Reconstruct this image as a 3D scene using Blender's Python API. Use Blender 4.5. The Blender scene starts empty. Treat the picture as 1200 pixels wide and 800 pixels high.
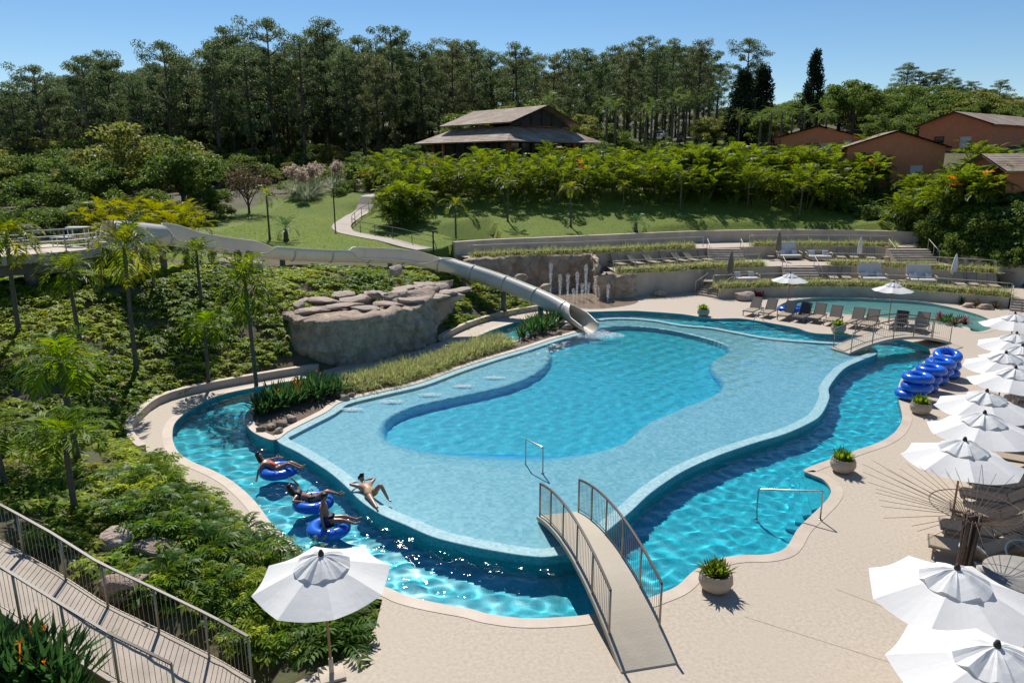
import bpy, bmesh, math, random
import numpy as np
from mathutils import Vector, Matrix
from mathutils.geometry import tessellate_polygon

random.seed(7); rng = np.random.default_rng(7)
scn = bpy.context.scene; col = scn.collection
R = math.radians
# ------------------------------------------------------------------ camera
CAM_H, FPX, PITCH = 10.0, 850.0, math.atan(210 / 850)
cd = bpy.data.cameras.new('camera'); cam = bpy.data.objects.new('camera', cd); col.objects.link(cam)
cd.sensor_width = 36; cd.lens = 36 * FPX / 1200; cd.clip_end = 3000; cd.clip_start = 0.1
cam.location = (0, 0, CAM_H); cam.rotation_euler = (math.pi / 2 - PITCH, 0, 0); scn.camera = cam
# ------------------------------------------------------------------ sky, sun, exposure
SUN_EL, SUN_AZ = R(50), R(-14)
w = bpy.data.worlds.new('World'); scn.world = w; w.use_nodes = True
nt = w.node_tree; nt.nodes.clear()
sky = nt.nodes.new('ShaderNodeTexSky'); sky.sky_type = 'NISHITA'; sky.sun_disc = False
sky.sun_elevation = SUN_EL; sky.sun_rotation = SUN_AZ; sky.altitude = 800; sky.air_density = 1.0; sky.dust_density = 0.0; sky.ozone_density = 3.0
bg = nt.nodes.new('ShaderNodeBackground'); bg.inputs[1].default_value = 0.08
wo = nt.nodes.new('ShaderNodeOutputWorld')
hsv = nt.nodes.new('ShaderNodeHueSaturation'); hsv.inputs['Saturation'].default_value = 1.18
nt.links.new(sky.outputs[0], hsv.inputs['Color']); nt.links.new(hsv.outputs[0], bg.inputs[0]); nt.links.new(bg.outputs[0], wo.inputs[0])
sl = bpy.data.lights.new('sun', 'SUN'); sl.energy = 4.4; sl.angle = R(0.53); sl.color = (1, 0.955, 0.88)
sun = bpy.data.objects.new('sun', sl); col.objects.link(sun)
SUND = Vector((math.sin(SUN_AZ) * math.cos(SUN_EL), math.cos(SUN_AZ) * math.cos(SUN_EL), math.sin(SUN_EL)))
sun.rotation_euler = SUND.to_track_quat('Z', 'Y').to_euler(); sun.location = SUND * 60
vs = scn.view_settings; vs.view_transform = 'Standard'; vs.look = 'None'; vs.gamma = 1; vs.use_curve_mapping = False; vs.exposure = 0.34
scn.cycles.use_denoising = True; scn.cycles.max_bounces = 7; scn.cycles.transparent_max_bounces = 12
scn.cycles.sample_clamp_indirect = 6; scn.cycles.sample_clamp_direct = 40; scn.cycles.caustics_reflective = False

# ------------------------------------------------------------------ survey helpers: sight lines to real points
CP, SP = math.cos(PITCH), math.sin(PITCH)
def P(px, py, z=0.0):                 # point at height z on the sight line of a photo pixel
    a, b = (px - 600) / FPX, (py - 400) / FPX
    d = (CAM_H - z) / (b * CP + SP)
    return Vector((a * d, d * (CP - b * SP), z))
def PD(px, py, d):                    # point at camera depth d
    a, b = (px - 600) / FPX, (py - 400) / FPX
    return Vector((a * d, d * (CP - b * SP), CAM_H - d * (b * CP + SP)))
def PL(pts, z=0.0): return [P(x, y, z) for x, y in pts]

def smooth(pts, n=4, closed=True):    # Catmull-Rom
    pts = [Vector(p) for p in pts]; N = len(pts); out = []
    for i in range(N if closed else N - 1):
        if closed: p0, p1, p2, p3 = pts[i - 1], pts[i], pts[(i + 1) % N], pts[(i + 2) % N]
        else: p0, p1, p2, p3 = pts[max(i - 1, 0)], pts[i], pts[i + 1], pts[min(i + 2, N - 1)]
        for k in range(n):
            t = k / n
            out.append(0.5 * ((2 * p1) + (p2 - p0) * t + (2 * p0 - 5 * p1 + 4 * p2 - p3) * t * t + (3 * p1 - p0 - 3 * p2 + p3) * t ** 3))
    if not closed: out.append(pts[-1])
    return out
def resample(pts, step, closed=False):
    pts = [Vector(p) for p in pts]
    if closed: pts = pts + [pts[0]]
    L = [0]
    for a, b in zip(pts, pts[1:]): L.append(L[-1] + (b - a).length)
    n = max(2, int(round(L[-1] / step))); out = []; j = 0
    for i in range(n if closed else n + 1):
        s = L[-1] * i / n
        while j < len(L) - 2 and L[j + 1] < s: j += 1
        t = (s - L[j]) / max(1e-9, L[j + 1] - L[j]); out.append(pts[j].lerp(pts[j + 1], min(1, max(0, t))))
    return out
def area2(pts): return 0.5 * sum(a.x * b.y - b.x * a.y for a, b in zip(pts, pts[1:] + pts[:1]))
def ccw(pts): return pts if area2(pts) > 0 else pts[::-1]
def offset(pts, d, closed=True):      # ccw polygon: +d outward; open line: +d to the right
    out = []; N = len(pts)
    for i in range(N):
        a = pts[i - 1] if (closed or i > 0) else pts[i]; b = pts[(i + 1) % N] if (closed or i < N - 1) else pts[i]
        t = Vector((b.x - a.x, b.y - a.y)); t.normalize()
        out.append(Vector((pts[i].x + t.y * d, pts[i].y - t.x * d, pts[i].z)))
    return out
def inside(poly, X, Y):               # numpy point in polygon
    res = np.zeros(X.shape, bool); N = len(poly)
    for i in range(N):
        x1, y1, x2, y2 = poly[i - 1].x, poly[i - 1].y, poly[i].x, poly[i].y
        c = ((y1 > Y) != (y2 > Y))
        if y1 != y2: res ^= c & (X < (x2 - x1) * (Y - y1) / (y2 - y1) + x1)
    return res
def edge_dist(poly, X, Y, closed=True):
    best = np.full(X.shape, 1e9); bi = np.zeros(X.shape, int); N = len(poly)
    for i in range(0 if closed else 1, N):
        ax, ay, bx, by = poly[i - 1].x, poly[i - 1].y, poly[i].x, poly[i].y
        dx, dy = bx - ax, by - ay; L = dx * dx + dy * dy + 1e-12
        t = np.clip(((X - ax) * dx + (Y - ay) * dy) / L, 0, 1)
        d = np.hypot(X - ax - t * dx, Y - ay - t * dy)
        m = d < best; best[m] = d[m]; bi[m] = i
    return best, bi

# ------------------------------------------------------------------ materials
MATS = {}
def mat(name, c=(.5, .5, .5), r=.6, c2=None, scale=3.0, bump=0.0, bscale=40.0, metal=0.0, spec=.5, contrast=(.35, .65), per_obj=0.0, detail=5, trans=0.0, island=0.0, coat=0.0, c3=None, scale3=.3, dist=.02, stretch=None, sheen=0.0, thue=.485, tval=2.1):
    m = bpy.data.materials.new(name); m.use_nodes = True; MATS[name] = m
    t = m.node_tree; N = t.nodes; b = N['Principled BSDF']; L = t.links.new
    b.inputs['Roughness'].default_value = r; b.inputs['Metallic'].default_value = metal
    b.inputs['Specular IOR Level'].default_value = spec; b.inputs['Coat Weight'].default_value = coat
    if sheen: b.inputs['Sheen Weight'].default_value = sheen
    tc = N.new('ShaderNodeTexCoord'); src = tc.outputs['Object']
    if stretch:
        mp = N.new('ShaderNodeMapping'); mp.inputs['Scale'].default_value = stretch; L(src, mp.inputs[0]); src = mp.outputs[0]
    def rgb(v):
        n = N.new('ShaderNodeRGB'); n.outputs[0].default_value = (*v, 1); return n.outputs[0]
    def mix(f, a, bb, mode='MIX'):
        n = N.new('ShaderNodeMix'); n.data_type = 'RGBA'; n.blend_type = mode; n.clamp_factor = True
        if isinstance(f, float): n.inputs[0].default_value = f
        else: L(f, n.inputs[0])
        L(a, n.inputs[6]); L(bb, n.inputs[7]); return n.outputs[2]
    cur = rgb(c)
    def noise(s, lo, hi, det=detail):
        n = N.new('ShaderNodeTexNoise'); n.inputs['Scale'].default_value = s; n.inputs['Detail'].default_value = det; n.inputs['Roughness'].default_value = .6
        L(src, n.inputs['Vector'])
        mr = N.new('ShaderNodeMapRange'); mr.inputs[1].default_value = lo; mr.inputs[2].default_value = hi; L(n.outputs[0], mr.inputs[0]); return mr.outputs[0]
    if c2 is not None: cur = mix(noise(scale, *contrast), cur, rgb(c2))
    if c3 is not None: cur = mix(noise(scale3, .45, .7), cur, rgb(c3))
    if island or per_obj:
        hs = N.new('ShaderNodeHueSaturation'); L(cur, hs.inputs['Color'])
        if island:
            g = N.new('ShaderNodeNewGeometry'); rr = g.outputs['Random Per Island']; amt = island
        else:
            g = N.new('ShaderNodeObjectInfo'); rr = g.outputs['Random']; amt = per_obj
        mr = N.new('ShaderNodeMapRange'); mr.inputs[3].default_value = 1 - amt; mr.inputs[4].default_value = 1 + amt; L(rr, mr.inputs[0]); L(mr.outputs[0], hs.inputs['Value'])
        ml = N.new('ShaderNodeMath'); ml.operation = 'MULTIPLY'; ml.inputs[1].default_value = 7.31; L(rr, ml.inputs[0])
        fr = N.new('ShaderNodeMath'); fr.operation = 'FRACT'; L(ml.outputs[0], fr.inputs[0])
        m2 = N.new('ShaderNodeMapRange'); m2.inputs[3].default_value = .5 - amt * .06; m2.inputs[4].default_value = .5 + amt * .035; L(fr.outputs[0], m2.inputs[0]); L(m2.outputs[0], hs.inputs['Hue'])
        cur = hs.outputs[0]
    L(cur, b.inputs['Base Color'])
    if bump:
        n = N.new('ShaderNodeTexNoise'); n.inputs['Scale'].default_value = bscale; n.inputs['Detail'].default_value = 6; L(src, n.inputs['Vector'])
        bp = N.new('ShaderNodeBump'); bp.inputs['Strength'].default_value = bump; bp.inputs['Distance'].default_value = dist; L(n.outputs[0], bp.inputs['Height']); L(bp.outputs[0], b.inputs['Normal'])
    if trans:
        tr = N.new('ShaderNodeBsdfTranslucent'); hs2 = N.new('ShaderNodeHueSaturation'); hs2.inputs['Saturation'].default_value = 1.1 if thue != .5 else .9; hs2.inputs['Value'].default_value = tval; hs2.inputs['Hue'].default_value = thue
        L(cur, hs2.inputs['Color']); L(hs2.outputs[0], tr.inputs[0])
        mx = N.new('ShaderNodeMixShader'); mx.inputs[0].default_value = trans; L(b.outputs[0], mx.inputs[1]); L(tr.outputs[0], mx.inputs[2])
        L(mx.outputs[0], N['Material Output'].inputs[0])
    return m

# ------------------------------------------------------------------ mesh helpers
KIDS = {}
def link(name, me, parent=None, loc=None):
    o = bpy.data.objects.new(name, me); col.objects.link(o)
    if parent is not None: o.parent = parent; KIDS.setdefault(parent.name, []).append(o)
    if loc is not None: o.location = loc
    return o
def to_mesh(name, V, F, m=None, smooth_=False):
    me = bpy.data.meshes.new(name)
    me.from_pydata([tuple(v) for v in V], [], F)
    if m is not None: me.materials.append(MATS[m] if isinstance(m, str) else m)
    if smooth_: me.polygons.foreach_set('use_smooth', [True] * len(me.polygons))
    me.update(); return me
def np_mesh(name, V, F, m=None, smooth_=False):       # V (n,3), F (k,3|4) arrays, fast
    me = bpy.data.meshes.new(name); V = np.asarray(V, np.float32); F = np.asarray(F, np.int32); k = F.shape[1]
    me.vertices.add(len(V)); me.vertices.foreach_set('co', V.ravel())
    me.loops.add(F.size); me.loops.foreach_set('vertex_index', F.ravel())
    me.polygons.add(len(F)); me.polygons.foreach_set('loop_start', np.arange(0, F.size, k, dtype=np.int32))
    if smooth_: me.polygons.foreach_set('use_smooth', np.ones(len(F), bool))
    if m is not None: me.materials.append(MATS[m] if isinstance(m, str) else m)
    me.update(calc_edges=True); return me
class MB:
    def __init__(s): s.v = []; s.f = []
    def add(s, V, F):
        n = len(s.v); s.v += [Vector(v) for v in V]; s.f += [[i + n for i in f] for f in F]; return s
    def box(s, c, d, rz=0, M=None):
        x, y, z = d[0] / 2, d[1] / 2, d[2] / 2
        V = [Vector((a, b, e)) for a in (-x, x) for b in (-y, y) for e in (-z, z)]
        T = Matrix.Translation(Vector(c)) @ (M if M is not None else Matrix.Rotation(rz, 4, 'Z'))
        return s.add([T @ v for v in V], [[0, 1, 3, 2], [4, 6, 7, 5], [0, 4, 5, 1], [2, 3, 7, 6], [0, 2, 6, 4], [1, 5, 7, 3]])
    def bar(s, a, b, w_, h_=None):       # box between two points
        a, b = Vector(a), Vector(b); d = b - a
        q = d.to_track_quat('X', 'Z').to_matrix().to_4x4()
        return s.box((a + b) / 2, (d.length, w_, h_ or w_), M=q)
    def tube(s, pts, r, n=8, cap=True, closed=False):
        pts = [Vector(p) for p in pts]; N = len(pts); rr = r if isinstance(r, (list, tuple)) else [r] * N
        base = len(s.v); up = Vector((0, 0, 1)); prev = None
        for i, p in enumerate(pts):
            a = pts[i - 1] if (i > 0 or closed) else p; b = pts[(i + 1) % N] if (i < N - 1 or closed) else p
            t = (b - a).normalized()
            if prev is None:
                u = t.cross(up); u = t.cross(Vector((1, 0, 0))) if u.length < .05 else u
            else: u = prev - t * prev.dot(t)
            u.normalize(); prev = u; v = t.cross(u)
            for k in range(n):
                an = 2 * math.pi * k / n; s.v.append(p + (u * math.cos(an) + v * math.sin(an)) * rr[i])
        for i in range(N if closed else N - 1):
            for k in range(n):
                i2 = (i + 1) % N
                s.f.append([base + i * n + k, base + i * n + (k + 1) % n, base + i2 * n + (k + 1) % n, base + i2 * n + k])
        if cap and not closed:
            s.f.append([base + k for k in range(n)][::-1]); s.f.append([base + (N - 1) * n + k for k in range(n)])
        return s
    def lathe(s, prof, n=20, c=(0, 0, 0), caps=True):
        base = len(s.v); c = Vector(c)
        for r, z in prof:
            for k in range(n): a = 2 * math.pi * k / n; s.v.append(c + Vector((r * math.cos(a), r * math.sin(a), z)))
        for i in range(len(prof) - 1):
            for k in range(n):
                s.f.append([base + i * n + k, base + i * n + (k + 1) % n, base + (i + 1) * n + (k + 1) % n, base + (i + 1) * n + k])
        if caps:
            s.f.append([base + k for k in range(n)][::-1]); s.f.append([base + (len(prof) - 1) * n + k for k in range(n)])
        return s
    def prism(s, poly, z0, z1):
        poly = ccw([Vector((p[0], p[1], 0)) for p in poly]); n = len(poly)
        V = [(p.x, p.y, z0) for p in poly] + [(p.x, p.y, z1) for p in poly]
        return s.add(V, [list(range(n))[::-1], list(range(n, 2 * n))] + [[i, (i + 1) % n, n + (i + 1) % n, n + i] for i in range(n)])
    def ribbon(s, A, B, closed=True):    # quad strip between two equally long lines
        n = len(A); b = len(s.v); s.v += list(A) + list(B)
        for i in range(n if closed else n - 1):
            j = (i + 1) % n; s.f.append([b + i, b + j, b + n + j, b + n + i])
        return s
    def build(s, name, m, parent=None, sm=False, loc=None):
        return link(name, to_mesh(name, s.v, s.f, m, sm), parent, loc)
def bevel(o, wdt=.02, seg=2):
    md = o.modifiers.new('bevel', 'BEVEL'); md.width = wdt; md.segments = seg; md.limit_method = 'ANGLE'; md.angle_limit = R(40); return o
def tag(o, label=None, cat=None, group=None, kind=None):
    if label: o['label'] = label
    if cat: o['category'] = cat
    if group: o['group'] = group
    if kind: o['kind'] = kind
    return o
def thing(name, label, cat, loc=(0, 0, 0), rz=0, group=None):
    o = bpy.data.objects.new(name, None); col.objects.link(o); o.location = loc; o.rotation_euler = (0, 0, rz); o.empty_display_size = .2
    return tag(o, label, cat, group)
def struct(o): o['kind'] = 'structure'; return o
def dup(root, loc, rz=0, s=1.0, label=None, group=None, rx=0, ry=0):
    def cp(o, par):
        c = o.copy(); col.objects.link(c); c.parent = par
        for ch in KIDS.get(o.name, ()): cp(ch, c)
        return c
    c = cp(root, None); c.location = loc; c.rotation_euler = (rx, ry, rz); c.scale = (s, s, s) if isinstance(s, (int, float)) else s
    if label: c['label'] = label
    if group: c['group'] = group
    return c
class Proto:                          # first use moves the built thing itself, later uses copy it
    def __init__(s, root):
        s.root = root; s.used = False
    def put(s, loc, rz=0, sc=1.0, label=None, group=None, rx=0, ry=0):
        if s.used: return dup(s.root, loc, rz, sc, label, group, rx, ry)
        s.used = True; o = s.root; o.location = loc; o.rotation_euler = (rx, ry, rz); o.scale = (sc, sc, sc) if isinstance(sc, (int, float)) else sc
        if label: o['label'] = label
        if group: o['group'] = group
        return o
# ------------------------------------------------------------------ surfaces
mat('deck_concrete', (.50, .42, .33), .75, (.405, .335, .26), 11, bump=.6, bscale=16, c3=(.455, .38, .297), scale3=.4, dist=.012, contrast=(.38, .62), detail=8)
mat('coping_stone', (.54, .45, .36), .6, (.46, .37, .29), 1.6, bump=.25, bscale=30)
mat('path_concrete', (.44, .37, .30), .8, (.36, .30, .24), 1.5, bump=.4, bscale=25)
def mosaic(name, c, c2, scale=26, grout=(.5, .55, .55), rough=.25):
    m = bpy.data.materials.new(name); m.use_nodes = True; MATS[name] = m
    t = m.node_tree; N = t.nodes; L = t.links.new; b = N['Principled BSDF']; b.inputs['Roughness'].default_value = rough
    tc = N.new('ShaderNodeTexCoord')
    v = N.new('ShaderNodeTexVoronoi'); v.distance = 'CHEBYCHEV'; v.inputs['Randomness'].default_value = .12; v.inputs['Scale'].default_value = scale; L(tc.outputs['Object'], v.inputs['Vector'])
    cr = N.new('ShaderNodeSeparateColor'); L(v.outputs['Color'], cr.inputs[0])
    n = N.new('ShaderNodeTexNoise'); n.inputs['Scale'].default_value = .8; n.inputs['Detail'].default_value = 4; L(tc.outputs['Object'], n.inputs['Vector'])
    ad = N.new('ShaderNodeMath'); ad.operation = 'MULTIPLY_ADD'; ad.inputs[1].default_value = .7; L(cr.outputs[0], ad.inputs[0])
    m3 = N.new('ShaderNodeMath'); m3.operation = 'MULTIPLY'; m3.inputs[1].default_value = .5; L(n.outputs[0], m3.inputs[0]); L(m3.outputs[0], ad.inputs[2])
    mx = N.new('ShaderNodeMix'); mx.data_type = 'RGBA'; mx.inputs[6].default_value = (*c, 1); mx.inputs[7].default_value = (*c2, 1); L(ad.outputs[0], mx.inputs[0])
    L(mx.outputs[2], b.inputs['Base Color']); return m
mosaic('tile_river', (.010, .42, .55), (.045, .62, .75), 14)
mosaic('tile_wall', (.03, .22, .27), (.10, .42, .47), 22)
mosaic('tile_rim', (.22, .42, .45), (.42, .60, .61), 12)
mosaic('tile_child', (.20, .48, .46), (.34, .62, .58), 9)
# ------------------------------------------------------------------ pool outlines (surveyed)
Z_RIV, Z_RIM, Z_LAG = -0.13, 0.12, 0.10
RIVER = ccw(smooth(PL([(206,493),(201,510),(206,527),(222,540),(250,552),(274,566),(298,588),(316,612),(336,632),(352,644),(400,670),(456,690),(474,698),(506,706),(550,714),(572,720),(612,725),(656,724),(694,720),(740,708),(775,696),(796,686),(816,668),(845,655),(870,651),(900,650),(922,642),(936,620),(952,604),(970,586),(975,574),(966,562),(950,555),(944,550),(972,539),(1000,529),(1032,518),(1050,506),(1058,492),(1057,480),(1054,468),(1053,455),(1060,440),(1078,428),(1091,416),(1085,406),(1057,398),(1036,396),(999,392),(965,391),(948,389),(933,384),(901,378),(867,373),(834,373),(800,368),(760,365),(737,364),(697,365),(660,366),(636,368),(619,373),(602,378),(575,387),(548,399),(521,408),(467,424),(420,432),(370,441),(302,453),(256,463),(229,476)]), 4))
ISL_S = [(324,515),(342,503),(382,483),(400,471),(444,460),(491,449),(535,433),(575,420),(616,408),(646,398),(680,388)]
LAGOON = ccw(smooth(PL([(350,530),(382,550),(404,568),(422,586),(446,602),(474,614),(506,628),(540,637),(580,645),(620,651),(650,651),(690,640),(716,618),(740,598),(764,576),(800,552),(840,534),(880,520),(920,508),(945,497),(962,486),(972,466),(972,453),(989,432),(1009,422),(1028,414),(1023,407),(997,402),(948,399),(901,395),(867,389),(834,383),(800,380),(771,375),(737,372),(704,373),(688,379)] + ISL_S[::-1], Z_RIM), 4))
ISLAND = ccw(smooth(PL(ISL_S + [(692,380),(688,372),(672,373),(650,381),(620,391),(600,400),(560,413),(500,431),(440,444),(400,452),(350,462),(312,474),(294,480),(287,491),(294,504),(310,513)], Z_RIM), 4))
DEEP = ccw(smooth(PL([(643,402),(645,419),(633,436),(602,451),(552,463),(501,473),(467,483),(447,497),(445,508),(452,519),(470,528),(498,536),(550,545),(600,550),(650,548),(700,535),(740,516),(752,500),(788,484),(834,466),(850,456),(847,446),(832,432),(837,422),(857,414),(854,407),(820,396),(771,386),(721,383),(687,390)], -0.02), 4))
DEEP = resample(DEEP, .35, True)
for _ in range(10): DEEP = [(DEEP[i - 1] + DEEP[i] * 2 + DEEP[(i + 1) % len(DEEP)]) / 4 for i in range(len(DEEP))]
CHILD = ccw(smooth(PL([(910,360),(924,353),(950,349.5),(985,348.5),(1020,350),(1067,352.5),(1095,356),(1123,362),(1151,370),(1164,377),(1165,383),(1151,388.5),(1138,388),(1132,383),(1100,379),(1060,375),(1020,371),(985,368),(955,366),(930,367),(914,365)]), 4))
def flat(poly, z): return [Vector((p.x, p.y, z)) for p in poly]
def sheet(name, loops, z, m):           # polygon with holes at height z
    tris = tessellate_polygon([flat(l, 0) for l in loops]); V = [Vector((p.x, p.y, z)) for l in loops for p in l]
    return link(name, to_mesh(name, V, [list(t) if (V[t[1]] - V[t[0]]).cross(V[t[2]] - V[t[0]]).z > 0 else [t[0], t[2], t[1]] for t in tris], m))
def poly_grid(poly, step, grow=0.0):
    xs = [p.x for p in poly]; ys = [p.y for p in poly]
    gx = np.arange(min(xs) - step * 2, max(xs) + step * 2, step); gy = np.arange(min(ys) - step * 2, max(ys) + step * 2, step)
    X, Y = np.meshgrid(gx, gy); ins = inside(poly, X, Y)
    if grow:
        d, _ = edge_dist(poly, X, Y); ins |= d < grow
    return X, Y, ins
def grid_mesh(name, X, Y, Z, keep, m, smooth_=True):
    h, w_ = X.shape; idx = np.arange(h * w_).reshape(h, w_)
    q = np.stack([idx[:-1, :-1], idx[:-1, 1:], idx[1:, 1:], idx[1:, :-1]], -1).reshape(-1, 4)
    k = keep.ravel(); q = q[k[q].all(1)]
    used = np.unique(q); mp = np.full(h * w_, -1); mp[used] = np.arange(len(used))
    V = np.stack([X.ravel(), Y.ravel(), Z.ravel()], -1)[used]
    return link(name, np_mesh(name, V, mp[q], m, smooth_))
# ---- deck sheet with the river cut out
KERB_W = smooth(PL([(372,436),(358,437),(304,446),(236,459),(189,473),(162,496),(157,512),(172,531),(196,545),(225,570),(256,598),(290,626),(325,652)]), 3, False)
DECK_OUT = KERB_W + PL([(360,672),(400,694),(448,702),(440,735),(410,768),(345,800)]) + [Vector((-4.4, 8, 0)), Vector((-7.5, 6, 0)), Vector((-7.5, -12, 0)), Vector((45, -12, 0)), Vector((45, 56, 0))] + PL([(1181,352),(1100,345),(985,341),(900,340),(843,343),(830,336),(812,334),(780,338),(744,342),(705,338),(690,337),(640,337),(610,340),(622,350),(650,353),(640,362.5),(600,369),(560,380),(530,393),(519,400),(500,404),(470,412),(430,420)])
CH_IN = offset(CHILD, .0)
deck = struct(sheet('pool_deck', [ccw(DECK_OUT), RIVER, CHILD], 0.0, 'deck_concrete'))
# ---- copings: a slightly raised band around each basin with a rounded lip, and the tiled walls below
def coping(name, poly, wd, top, m='coping_stone'):
    out = offset(poly, wd); b = MB()
    inn = offset(poly, -.03)
    b.ribbon(flat(out, -.01), flat(out, top)); b.ribbon(flat(out, top), flat(inn, top)); b.ribbon(flat(inn, top), flat(inn, top - .06)); b.ribbon(flat(inn, top - .06), flat(poly, top - .06))
    return struct(b.build(name, m))
def basin_wall(name, poly, z0, z1, m): return struct(MB().ribbon(flat(poly, z0), flat(poly, z1)).build(name, m))
coping('river_coping', RIVER, .32, .012); coping('child_pool_coping', CHILD, .3, .012)
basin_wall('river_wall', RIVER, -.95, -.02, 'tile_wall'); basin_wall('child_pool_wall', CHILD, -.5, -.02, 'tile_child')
struct(sheet('river_floor', [RIVER], -.95, 'tile_river')); struct(sheet('child_pool_floor', [CHILD], -.5, 'tile_child'))
# ---- lagoon: raised rim, shelf and deep floor
LAG_IN = offset(LAGOON, -.42)
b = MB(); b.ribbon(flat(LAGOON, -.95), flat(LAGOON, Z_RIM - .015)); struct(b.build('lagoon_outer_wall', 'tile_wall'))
free = edge_dist(ISLAND, np.array([p.x for p in LAGOON]), np.array([p.y for p in LAGOON]))[0] > .22; nL = len(LAGOON)
st = next(i for i in range(nL) if free[i] and not free[i - 1]); run = [(st + j) % nL for j in range(nL)]; run = run[:next((j for j in range(nL) if not free[run[j]] and j > 60), nL)]; run = [(st - 1) % nL] + run      # the rim stops where the planted island begins
pick = lambda poly: [poly[i] for i in run]
b = MB(); L1 = offset(LAGOON, -.015); b.ribbon(flat(pick(LAGOON), Z_RIM - .015), flat(pick(L1), Z_RIM), False); b.ribbon(flat(pick(L1), Z_RIM), flat(pick(LAG_IN), Z_RIM), False); b.ribbon(flat(pick(LAG_IN), Z_RIM), flat(pick(LAG_IN), -.2), False); struct(b.build('lagoon_rim', 'tile_rim'))
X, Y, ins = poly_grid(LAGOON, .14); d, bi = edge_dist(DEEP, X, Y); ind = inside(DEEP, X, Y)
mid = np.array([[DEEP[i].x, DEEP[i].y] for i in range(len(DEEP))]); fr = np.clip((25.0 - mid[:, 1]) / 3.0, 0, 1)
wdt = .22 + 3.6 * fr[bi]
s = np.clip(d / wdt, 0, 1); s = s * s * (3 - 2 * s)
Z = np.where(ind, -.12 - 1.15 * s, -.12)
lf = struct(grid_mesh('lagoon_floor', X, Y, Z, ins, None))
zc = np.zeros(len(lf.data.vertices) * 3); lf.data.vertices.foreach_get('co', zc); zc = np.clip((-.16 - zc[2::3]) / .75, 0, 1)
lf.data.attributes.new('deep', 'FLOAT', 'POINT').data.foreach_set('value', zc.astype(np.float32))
m = mosaic('tile_lagoon', (.22, .54, .62), (.50, .79, .85), 9); t = m.node_tree; N = t.nodes; L = t.links.new; old = N['Principled BSDF'].inputs['Base Color'].links[0].from_socket      # pale shelf tiles; light absorbed by deeper water is painted in as blue
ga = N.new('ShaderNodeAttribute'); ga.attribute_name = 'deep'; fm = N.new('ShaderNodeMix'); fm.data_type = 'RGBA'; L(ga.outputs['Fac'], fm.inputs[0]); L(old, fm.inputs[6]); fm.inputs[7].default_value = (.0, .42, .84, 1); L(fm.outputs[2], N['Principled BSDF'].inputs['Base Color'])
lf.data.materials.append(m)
# ---- water with real ripples
def waves(X, Y, amp, lo, hi, n, seed):
    r = np.random.default_rng(seed); Z = np.zeros(X.shape)
    for i in range(n):
        lam = lo * (hi / lo) ** r.random(); k = 2 * math.pi / lam; a = r.random() * 2 * math.pi
        ph = r.random() * 6.28; wx, wy = .25 * np.sin(X * .9 + i) , .25 * np.sin(Y * .8 + 2 * i)
        Z += np.sin(k * ((X + wy) * math.cos(a) + (Y + wx) * math.sin(a)) + ph) * lam ** 1.05 / math.sqrt(n)
    return Z * amp
def water_mat(name, tint, bump, bscale):
    m = bpy.data.materials.new(name); m.use_nodes = True; MATS[name] = m; t = m.node_tree; N = t.nodes; L = t.links.new; N.clear()
    o = N.new('ShaderNodeOutputMaterial'); g = N.new('ShaderNodeBsdfGlass'); g.inputs['IOR'].default_value = 1.33; g.inputs['Roughness'].default_value = 0; g.inputs['Color'].default_value = (*tint, 1)
    # fine capillary ripples: a thin rougher glossy share that carries the sun glitter
    gl = N.new('ShaderNodeBsdfGlossy'); gl.inputs['Roughness'].default_value = .07; nz = N.new('ShaderNodeTexNoise'); nz.inputs['Scale'].default_value = bscale; nz.inputs['Detail'].default_value = 2; tc = N.new('ShaderNodeTexCoord'); L(tc.outputs['Object'], nz.inputs['Vector'])
    bp = N.new('ShaderNodeBump'); bp.inputs['Strength'].default_value = bump; bp.inputs['Distance'].default_value = .03; L(nz.outputs[0], bp.inputs['Height']); L(bp.outputs[0], gl.inputs['Normal'])
    fr = N.new('ShaderNodeFresnel'); fr.inputs['IOR'].default_value = 1.14; mx = N.new('ShaderNodeMixShader'); L(fr.outputs[0], mx.inputs[0]); L(g.outputs[0], mx.inputs[1]); L(gl.outputs[0], mx.inputs[2])
    L(mx.outputs[0], o.inputs[0]); return m
water_mat('water_river', (.82, 1, 1), .9, 5); water_mat('water_lagoon', (.84, .98, 1), .6, 6)
X, Y, ins = poly_grid(RIVER, .065, .12); lag = inside(offset(LAGOON, -.45), X, Y) | inside(offset(ISLAND, -.45), X, Y)
rw = struct(grid_mesh('river_water', X, Y, Z_RIV + waves(X, Y, .021, .30, 1.05, 28, 3) * (1 + .7 * np.exp(-((X - P(470, 610).x) ** 2 + (Y - P(470, 610).y) ** 2) / 14)), ins & ~lag, 'water_river'))
X, Y, ins = poly_grid(LAGOON, .1); ins &= ~inside(offset(ISLAND, .02), X, Y)
dx, dy = X - P(690, 390).x, Y - P(690, 390).y; rr = np.hypot(dx, dy)
lw = struct(grid_mesh('lagoon_water', X, Y, Z_LAG + waves(X, Y, .0085, .28, 1.1, 26, 5) + .02 * np.sin(rr * 7) * np.exp(-rr / 2.2), ins, 'water_lagoon'))
X, Y, ins = poly_grid(CHILD, .14, .12)
cw = struct(grid_mesh('child_pool_water', X, Y, -.1 + waves(X, Y, .004, .5, 1.4, 18, 9), ins, 'water_lagoon'))
sl.cycles.is_caustics_light = True
for o in (rw, lw, cw): o.cycles.is_caustics_caster = True
def receive(*os_):
    for o in os_: o.cycles.is_caustics_receiver = True
receive(*[bpy.data.objects[n] for n in ('river_floor', 'river_wall', 'lagoon_floor', 'lagoon_outer_wall', 'child_pool_floor', 'child_pool_wall')])
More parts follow.
